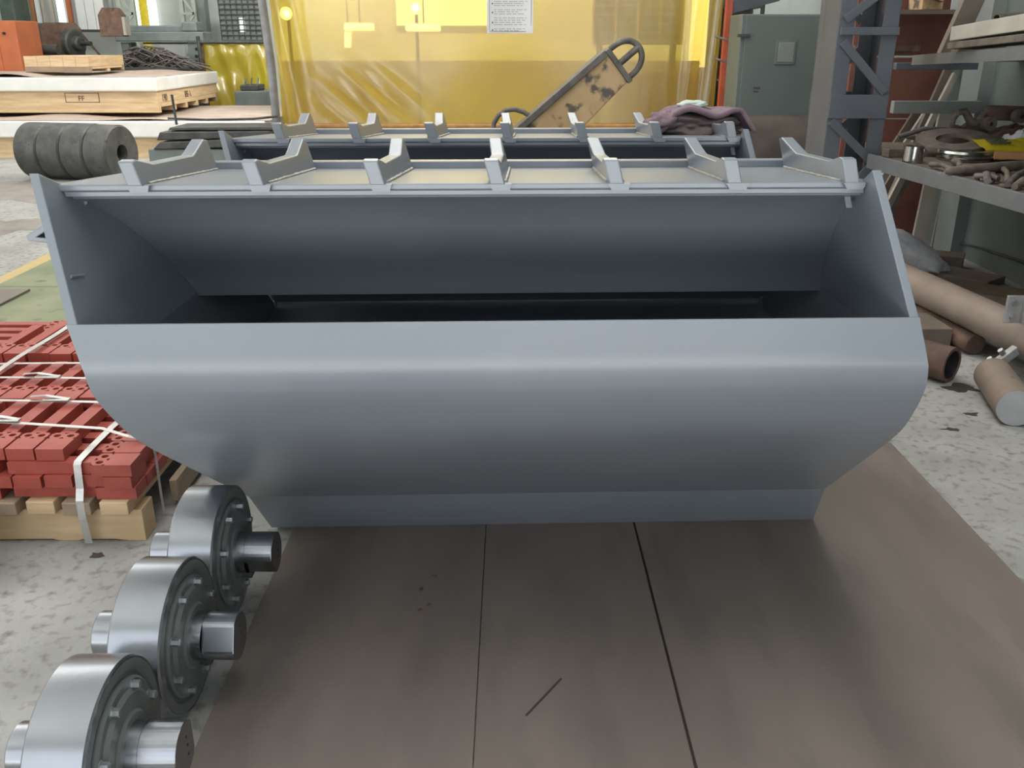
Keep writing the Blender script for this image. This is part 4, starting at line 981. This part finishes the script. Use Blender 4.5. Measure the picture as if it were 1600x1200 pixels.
p, q = at(1480, 88, 6.35), at(1522, -5, 6.35)
single('leaning_timber', MB().bar(p, q + (q - p) * 0.3, 0.13, 0.06, (0, 1, 0)), M_BOARD, 'brown timber post leaning above the upper shelf', 'timber', bevel=0.003)
p = at(1495, 85, 6.1)
single('rust_bracket', MB().prism([(p.x - 0.05, p.z), (p.x + 0.28, p.z), (p.x + 0.24, p.z + 0.07), (p.x + 0.05, p.z + 0.09), (p.x - 0.03, p.z + 0.06)], 6.0, 6.1, 'y'), M_RUST, 'rusty bracket lying at the far end of the upper shelf', 'bracket', bevel=0.004)
p = at(1440, 15, 7.0); q = at(1476, -6, 7.0)
o = thing('tan_carton', 'tan open carton on top of the red-brown partition', 'carton', tuple(p))
part('carton_body', MB().box((p.x, 7.0, p.z), (q.x, 7.25, q.z + 0.12)), M_TAN, o, bevel=0.004)
part('flap', MB().bar((p.x - 0.01, 6.98, q.z), (p.x + 0.12, 6.96, q.z - 0.04), 0.1, 0.004), M_BOARD, o)
single('ledge', MB().box((2.62, 6.97, p.z - 0.03), (3.3, 7.29, p.z - 0.001)), M_BOARD, 'brown ledge board along the top of the red-brown partition', 'board')
p = at(1484, 18, 7.2)
single('white_sheet', MB().box((p.x, 7.18, p.z), (p.x + 0.16, 7.2, p.z + 0.4)), M_WHITE, 'white sheet standing behind the leaning timber', 'sheet')
# leaning planks behind the bench
for i, (u0, v0, u1, v1, w, m, lab) in enumerate((
        (1385, 250, 1440, 165, 0.07, M_BOARD, 'first dusty plank leaning on the partition, nearest the column'),
        (1402, 245, 1455, 165, 0.05, M_PALEB, 'pale thin plank leaning between two dusty planks'),
        (1418, 240, 1462, 168, 0.06, M_BOARD, 'dusty plank leaning right of the pale thin plank'),
        (1462, 160, 1484, 110, 0.10, M_BOARD, 'broad plank leaning under the thin dark beam'),
        (1470, 160, 1492, 117, 0.05, M_PALEB, 'slim pale plank end leaning under the thin dark beam'),
        (1390, 320, 1425, 262, 0.09, M_BOARD, 'brown plank leaning below the bench beside the bucket'))):
    p, q = at(u0, v0, 7.05 - 0.04 * i), at(u1, v1, 7.2 - 0.04 * i)
    p = q + (p - q) * ((q.z - 0.003) / (q.z - p.z))
    single('leaning_plank', MB().bar(p, q, w, 0.025, (0, 1, 0.2)), m, lab, 'plank', bevel=0.002)
p, q = at(1447, 378, 6.95), at(1482, 160, 6.95)
p.z = 0.002
single('pale_upright_board', MB().bar((3.18, 6.95, 0.002), (q.x, 6.95, q.z), 0.11, 0.03, (0, 1, 0)), M_PALEB, 'pale upright board standing behind the bench', 'board', bevel=0.002)
single('thin_batten', MB().bar((3.29, 6.93, 0.002), (q.x + 0.09, 6.93, q.z), 0.03, 0.02, (0, 1, 0)), M_PALEB, 'thin batten right beside the pale upright board', 'batten')

# the bench
ZB = 0.85
o = thing('steel_bench', 'grey steel workbench littered with scrap along the wall', 'bench', (2.8, 4.4, 0))
xa, ya, xb, yb = 2.185, 5.62, 2.44, 2.55
part('bench_top', MB().add([(xa, ya, ZB - 0.012), (xb, yb, ZB - 0.012), (3.34, yb, ZB - 0.012), (3.34, ya, ZB - 0.012), (xa, ya, ZB), (xb, yb, ZB), (3.34, yb, ZB), (3.34, ya, ZB)],
     [(0, 3, 2, 1), (4, 5, 6, 7), (0, 1, 5, 4), (1, 2, 6, 5), (2, 3, 7, 6), (3, 0, 4, 7)]), M_SCRAP, o)
part('bench_top', MB().box((2.32, ya + 0.001, ZB - 0.012), (3.34, 6.38, ZB)), M_SCRAP, o)
part('front_channel', MB().bar((xa, ya, ZB - 0.033), (xb, yb, ZB - 0.033), 0.02, 0.085), M_SHELF, o, bevel=0.003)
part('leg', MB().box((3.22, 2.7, 0), (3.28, 2.76, ZB - 0.013)), M_SHELF, o)
part('leg', MB().box((3.24, 5.5, 0), (3.30, 5.56, ZB - 0.013)), M_SHELF, o)
part('leg', MB().box((2.47, 2.6, 0), (2.53, 2.66, ZB - 0.08)), M_SHELF, o)
p = atz(1592, 480); 
single('brown_post', MB().bar((2.98, 4.83, 0.002), (3.10, 4.83, ZB - 0.02), 0.09, 0.09, (0, 1, 0)), M_BOARD, 'brown timber post standing under the bench', 'post', bevel=0.003)

def B(u, v, z=ZB): return atz(u, v, z)
# large flat ring, tilted
c = B(1487, 233, ZB + 0.05); c.y -= 0.0
def tilt_ring(c, ro, ri, t, ax): return MB().lathe([(0, ri), (0, ro), (t, ro), (t, ri), (0, ri)], c, ax, 48)
c = Vector((2.69, 5.63, ZB + 0.075))
single('flat_ring', tilt_ring(c, 0.215, 0.10, 0.024, (-0.10, -0.19, 1)), M_SCRAP, 'large dusty flat steel ring lying tilted on the bench', 'ring')
o = thing('bearing_ring', 'shiny grooved bearing ring lying under the large flat ring', 'bearing', (2.72, 4.95, ZB))
c = B(1515, 252); c = Vector((c.x, c.y + 0.06, ZB + 0.002))
part('outer_race', MB().lathe([(0, 0.10), (0, 0.155), (0.012, 0.16), (0.016, 0.152), (0.022, 0.16), (0.034, 0.16), (0.038, 0.152), (0.044, 0.16), (0.056, 0.155), (0.056, 0.10), (0, 0.10)], c, (0, 0, 1), 48), M_CHROME, o)
part('inner_race', MB().lathe([(0.004, 0.055), (0.004, 0.085), (0.052, 0.085), (0.052, 0.055), (0.004, 0.055)], c, (0, 0, 1), 40), M_CHROME, o)
c = B(1431, 256); single('short_tube', MB().lathe([(0, 0.046), (0, 0.056), (0.092, 0.056), (0.092, 0.046), (0, 0.046)], (c.x, c.y + 0.05, ZB + 0.001), (0, 0, 1), 36), M_CHROME, 'short bright steel tube standing at the bench edge', 'tube')
p, q = B(1372, 240), B(1437, 241)
single('flat_bar', MB().bar((2.24, 5.52, ZB + 0.026), (2.50, 5.58, ZB + 0.026), 0.07, 0.05), M_SCRAP, 'thick dusty flat bar on the bench against the column', 'bar', bevel=0.004)
c = B(1404, 243); single('bright_disc', MB().lathe([(0, 0), (0, 0.05), (0.012, 0.05), (0.012, 0)], (c.x + 0.02, c.y + 0.0, ZB + 0.001), (0, 0, 1), 30), M_CHROME, 'small bright disc lying before the thick flat bar', 'disc')
# dark pan of scrap rods behind
o = thing('scrap_plate', 'bent pale scrap plate leaning behind the large flat ring', 'scrap plate', (2.7, 6.1, ZB))
p, q = B(1415, 226), B(1462, 215)
part('plate', MB().prism([(2.58, ZB + 0.055), (2.66, ZB + 0.04), (2.91, ZB + 0.065), (2.94, ZB + 0.09), (2.71, ZB + 0.075)], 6.1, 6.16, 'y'), M_GRIM, o)
part('rim', MB().tube([(2.56, 6.13, ZB + 0.06), (2.71, 6.1, ZB + 0.115), (2.96, 6.13, ZB + 0.105)], 0.016, 8), M_GRIM, o)
# hooks and castings
def hook(pts, r, name, lab, m=M_SCRAP, extra=None, cat='hook'):
    o = thing(name, lab, cat, tuple(pts[0]))
    part('hook_body', MB().tube(pts, r, 12), m, o)
    return o
P_ = lambda u, v, Y: at(u, v, Y)
o = hook([P_(u, v, 5.9) for u, v in ((1497, 176), (1507, 174), (1512, 182), (1516, 190), (1524, 193), (1531, 190), (1535, 182), (1538, 176))], [0.02, 0.022, 0.024, 0.026, 0.026, 0.026, 0.022, 0.018], 'chain_hook', 'brown curved hook standing on the heap under the grey beam')
part('shackle', MB().tube([P_(u, v, 5.95) for u, v in ((1496, 178), (1490, 186), (1488, 196), (1494, 202), (1502, 200))], 0.016, 10), M_GRIM, o)
o = thing('rusty_lever_casting', 'rust-red lever casting with two round bosses at the back of the bench', 'casting', tuple(P_(1570, 190, 5.9)))
part('arm', MB().bar(P_(1545, 176, 5.95), P_(1612, 178, 5.95), 0.06, 0.09, (0, 0, 1)), M_RUST, o, bevel=0.01)
part('knuckle', MB().tube([P_(1545, 166, 5.95), P_(1546, 175, 5.95), P_(1548, 184, 5.95)], [0.02, 0.032, 0.03], 12), M_RUST, o)
part('boss', MB().lathe([(0, 0.012), (0, 0.042), (0.05, 0.042), (0.055, 0.036), (0.055, 0.012)], P_(1549, 194, 5.82), (-0.2, 1, 0), 28), M_SCRAP, o)
part('boss', MB().lathe([(0, 0.012), (0, 0.042), (0.05, 0.042), (0.055, 0.036), (0.055, 0.012)], P_(1597, 182, 5.80), (-0.2, 1, 0), 28), M_GRIM, o)
def heap(u, v, Y, rx, ry, rz, seed, z0=ZB):
    c = at(u, v, Y)
    def f(a, b):
        th = 2 * PI * a; ph = PI / 2 * b
        k = 1 + 0.35 * noise.noise((math.cos(th) * 2 + seed, math.sin(th) * 2, b * 2))
        return (c.x + rx * k * math.cos(th) * math.cos(ph), Y + ry * k * math.sin(th) * math.cos(ph), z0 + 0.001 + rz * math.sin(ph) * (1 + 0.3 * noise.noise((th, ph * 3, seed))))
    return MB().grid(f, 36, 12)
single('brown_casting', heap(1515, 205, 6.08, 0.20, 0.13, 0.155, 4), M_SCRAP, 'lumpy dark brown casting behind the large flat ring', 'casting')
single('dark_casting', heap(1580, 215, 6.0, 0.24, 0.13, 0.135, 9), M_RUST, 'lumpy dark casting under the rust-red lever', 'casting')
# yellow pack, grey bag and orange bar
p = B(1565, 250)
o = thing('yellow_packet', 'bright yellow printed packet under the orange-brown bar', 'packet', (2.9, 5.3, ZB))
part('packet_body', MB(RZ(0.1, (2.92, 5.38, ZB + 0.02))).grid(lambda s, t: (-0.16 + 0.36 * s, -0.12 + 0.28 * t, 0.085 * t + 0.012 * noise.noise((s * 5, t * 5, 1))), 16, 14), M_YPACK, o)
ln = MB(RZ(0.1, (2.92, 5.38, ZB + 0.026)))
for k in range(5):
    y = 0.05 + 0.018 * k; x = -0.1
    while x < 0.02 + 0.02 * (k % 2): ln.box((x, y, 0.02 + 0.085 * (y + 0.12) / 0.28 - 0.012), (x + 0.012, y + 0.008, 0.02 + 0.085 * (y + 0.12) / 0.28 - 0.006)); x += 0.018
part('printed_marks', ln, M_DKGREEN, o)
single('grey_bag', heap(1597, 206, 5.68, 0.14, 0.07, 0.13, 12, ZB + 0.005), M_BAG, 'crumpled grey bag behind the yellow packet', 'bag')
p, q = at(1553, 242, 5.22), at(1603, 245, 5.12)
single('orange_bar', MB().bar((p.x, p.y, p.z), (q.x + 0.2, q.y - 0.05, q.z), 0.045, 0.04), M_OBAR, 'orange-brown bar lying across the yellow packet', 'bar', bevel=0.004)
# long round bar and scrap along the bench edge
p, q = B(1476, 268, ZB + 0.028), B(1602, 258, ZB + 0.032)
single('dusty_rod', MB().tube([p, p + (q - p) * 0.06, p + (q - p) * 0.35, q + (q - p) * 0.1], [0.008, 0.022, 0.027, 0.028], 14), M_SCRAP, 'thick dusty round bar with pointed end on the bench', 'rod')
sc = ((1455, 257, 1490, 266, 'bent scrap strip before the bright bearing ring'), (1490, 252, 1500, 262, 'short scrap stub left of the bearing ring'), (1540, 272, 1543, 283, 'short upright scrap stub at the bench edge'),
      (1565, 262, 1575, 285, 'scrap clamp arm lying over the bench edge'), (1575, 288, 1602, 268, 'slanted scrap lever at the right end of the bench'), (1585, 292, 1603, 282, 'scrap nut piece nearest on the bench'), (1525, 276, 1560, 280, 'thin scrap strip lying along the bench edge'))
for i, (u0, v0, u1, v1, lab) in enumerate(sc):
    p, q = B(u0, v0, ZB + 0.02), B(u1, v1, ZB + 0.024)
    single('scrap_piece', MB().tube([p, (p + q) / 2 + Vector((0.01 * (i % 2), 0, 0.012)), q], [0.016, 0.012 + 0.004 * (i % 3), 0.017], 8), M_SCRAP if i % 2 else M_GRIM, lab, 'scrap', group='scrap on the bench')
rnd = random.Random(11)
def nuts():
    m = MB()
    for k in range(90):
        u, v = rnd.uniform(1515, 1640), rnd.uniform(266, 300)
        p = B(u, v)
        if p.x < 2.2 + (5.6 - p.y) * 0.085 + 0.02: continue
        m.M = Matrix.Translation(p + Vector((0, 0, 0.004))) @ Matrix.Rotation(rnd.random() * 6, 4, 'Z') @ Matrix.Rotation(rnd.uniform(-.4, .4), 4, 'X')
        s = rnd.uniform(0.006, 0.014); m.box((-s * 1.6, -s, 0), (s * 1.6, s, s))
    return m
o = single('scrap_chips', nuts(), M_SCRAP, 'loose dusty scrap chips strewn along the bench edge', 'scrap chips'); o['kind'] = 'stuff'

# ------------------------------------------------------------------ on the floor to the right
p, q = Vector((2.24, 5.52, 0.2)), Vector((2.52, 3.25, 0.2))
dv = (q - p).normalized()
PR = 0.09
o = thing('long_brown_pipe', 'long thick brown pipe with bolted clamps slanting across the floor', 'pipe', (p.x, p.y, 0))
part('pipe_body', MB().lathe([(0, PR - 0.01), (0, PR), ((q - p).length, PR), ((q - p).length, PR - 0.01), (0, PR - 0.01)], p, dv, 48), M_PIPE, o)
single('pipe_support', MB().box((2.36, 3.62, 0.001), (2.60, 3.76, 0.109)), M_BOARD, 'timber block propping the near end of the long brown pipe', 'block', bevel=0.004)
def clampplate(u, v, Y, w, h, tilt, name='clamp_plate'):
    c = at(u, v, Y); M = Matrix.Translation(c) @ Matrix.Rotation(tilt, 4, 'Y')
    cp_ = part(name, MB(M).box((-w / 2, -0.008, -h / 2), (w / 2, 0.008, h / 2)), M_ZPLATE, o, bevel=0.004)
    part('rib', MB(M).box((-0.008, -0.03, -h / 2), (0.004, -0.0085, h / 2)), M_ZPLATE, cp_, bevel=0.002)
    for dx in (-w * 0.3, w * 0.28):
        for dz in (-h * 0.25, h * 0.25):
            part('clamp_bolt', MB(M).lathe([(0, 0), (0, 0.014), (0.014, 0.014), (0.014, 0)], (dx, -0.022, dz), (0, 1, 0), 8), M_BOLT, cp_)
cpos = Vector((2.43, 4.02, 0.2))
clampplate(1598, 483, cpos.y - 0.06, 0.16, 0.13, 0.0)
c2 = at(1570, 556, cpos.y - 0.05); M = Matrix.Translation(c2) @ Matrix.Rotation(-0.75, 4, 'Y')
cl = part('clamp_strap', MB(M).box((-0.085, -0.02, -0.03), (0.085, 0.02, 0.012)), M_ZPLATE, o, bevel=0.006)
part('clamp_bolt', MB(M).tube([(-0.06, -0.0, 0.012), (-0.06, 0.0, 0.04)], 0.013, 8), M_BOLT, cl)
part('clamp_bolt', MB(M).tube([(0.0, -0.0, 0.012), (0.0, 0.0, 0.04)], 0.013, 8), M_BOLT, cl)
# solid bar with cut end
p, q = atz(1588, 674), atz(1552, 612)
RB = 0.08
p = Vector((2.09, 3.43, RB)); d = Vector((0.25, 0.97, 0)).normalized()
o = thing('solid_round_bar', 'solid brown round bar with bright sawn end on the concrete', 'round bar', (p.x, p.y, 0))
part('bar_body', MB().lathe([(0.0, RB - 0.003), (0.004, RB), (0.42, RB), (0.42, 0)], p, d, 40), M_PIPE, o)
part('sawn_end', MB().lathe([(-0.001, 0), (-0.001, RB - 0.003), (0.002, RB - 0.003)], p, d, 40), M_BARE, o)
# rusty tube
RT = 0.085
p = Vector((2.06, 3.95, RT)); d = Vector((-0.62, 0.78, 0)).normalized()
o = thing('rusty_tube', 'short rusty tube with dark open bore beside the bucket', 'tube', (p.x, p.y, 0))
part('tube_body', MB().lathe([(0, RT - 0.016), (0, RT), (0.5, RT), (0.5, RT - 0.016), (0, RT - 0.016)], p, d, 40), M_RUST, o)
part('bore', MB().lathe([(0.003, RT - 0.0165), (0.46, RT - 0.0165), (0.46, 0)], p, d, 36), M_DARK, o)
# red-brown bar end
RR = 0.054
p = Vector((2.365, 4.34, RR)); d = Vector((-0.12, 1, 0)).normalized()
o = thing('red_brown_round', 'red-brown round bar under the long brown pipe', 'round bar', (p.x, p.y, 0))
part('bar_body', MB().lathe([(0, 0), (0, RR - 0.004), (0.004, RR), (0.62, RR), (0.62, 0)], p, d, 32), M_RUST, o)
p = atz(1478, 545); 
single('timber_block', MB().box((p.x - 0.24, p.y, 0.001), (p.x + 0.02, p.y + 0.3, 0.108)), M_BOARD, 'brown timber block between the bucket and the red-brown round', 'block', bevel=0.004)
# black bar beside the solid bar, at the frame edge
p = Vector((2.50, 3.98, 0.03))
single('black_channel', MB().bar(p, p + Vector((0.9, -0.65, 0)), 0.08, 0.055), M_BLACK, 'black bar lying under the clamp of the brown pipe', 'bar', bevel=0.003)
single('grey_floor_plate', MB().box((2.36, 3.0, 0.001), (3.2, 3.82, 0.012)), M_SHELF, 'grey steel plate lying right of the solid round bar', 'plate', bevel=0.002)
# scrap boards beyond the pipe
for i, (u, v, w, d_, h, lab) in enumerate(((1490, 432, 0.7, 0.25, 0.05, 'brown board lying on the floor against the green wall'), (1560, 470, 0.6, 0.3, 0.07, 'dusty board beneath the bench, before the green wall'), (1455, 415, 0.5, 0.2, 0.10, 'dark timber lying under the white bag'))):
    p = atz(u, v)
    single('floor_board', MB(RZ(-0.9 + 0.2 * i, (min(p.x, 2.95), p.y, 0.001))).box((-w / 2, -d_ / 2, 0), (w / 2, d_ / 2, h)), M_BOARD, lab, 'board', bevel=0.003)
c = at(1440, 392, 6.0)
def bag(a, b):
    th = 2 * PI * a; ph = PI * (b - 0.5)
    d = Vector((math.cos(th) * math.cos(ph), math.sin(th) * math.cos(ph), math.sin(ph)))
    k = 1 + 0.22 * noise.noise(d * 2.6) + 0.13 * abs(noise.noise(d * 7))
    return Vector((c.x - 0.06 + 0.25 * d.x * k, 6.0 + 0.14 * d.y * k, max(0.0, c.z - 0.02 - 0.12 * d.x * k + 0.11 * d.z * k)))
single('white_plastic_bundle', MB().grid(bag, 32, 20), M_BAG, 'white plastic-wrapped bundle beside the pale upright board', 'bundle')
p = at(1428, 410, 6.0)
single('timber_prop', MB().box((c.x - 0.35, 5.9, 0), (c.x + 0.15, 6.15, max(0.05, c.z - 0.16))), M_BOARD, 'timber prop under the white plastic bundle', 'timber')
pts = [sz(u, v, 3.33) for u, v in ((1462, 381), (1480, 384), (1505, 381), (1530, 387), (1560, 397), (1595, 408), (1640, 430))]
single('wall_cable', MB().tube(pts, 0.009, 6), M_BLACK, 'black cable running low along the green wall', 'cable')
for o in S.objects:
    if 'wb' in o: del o['wb']
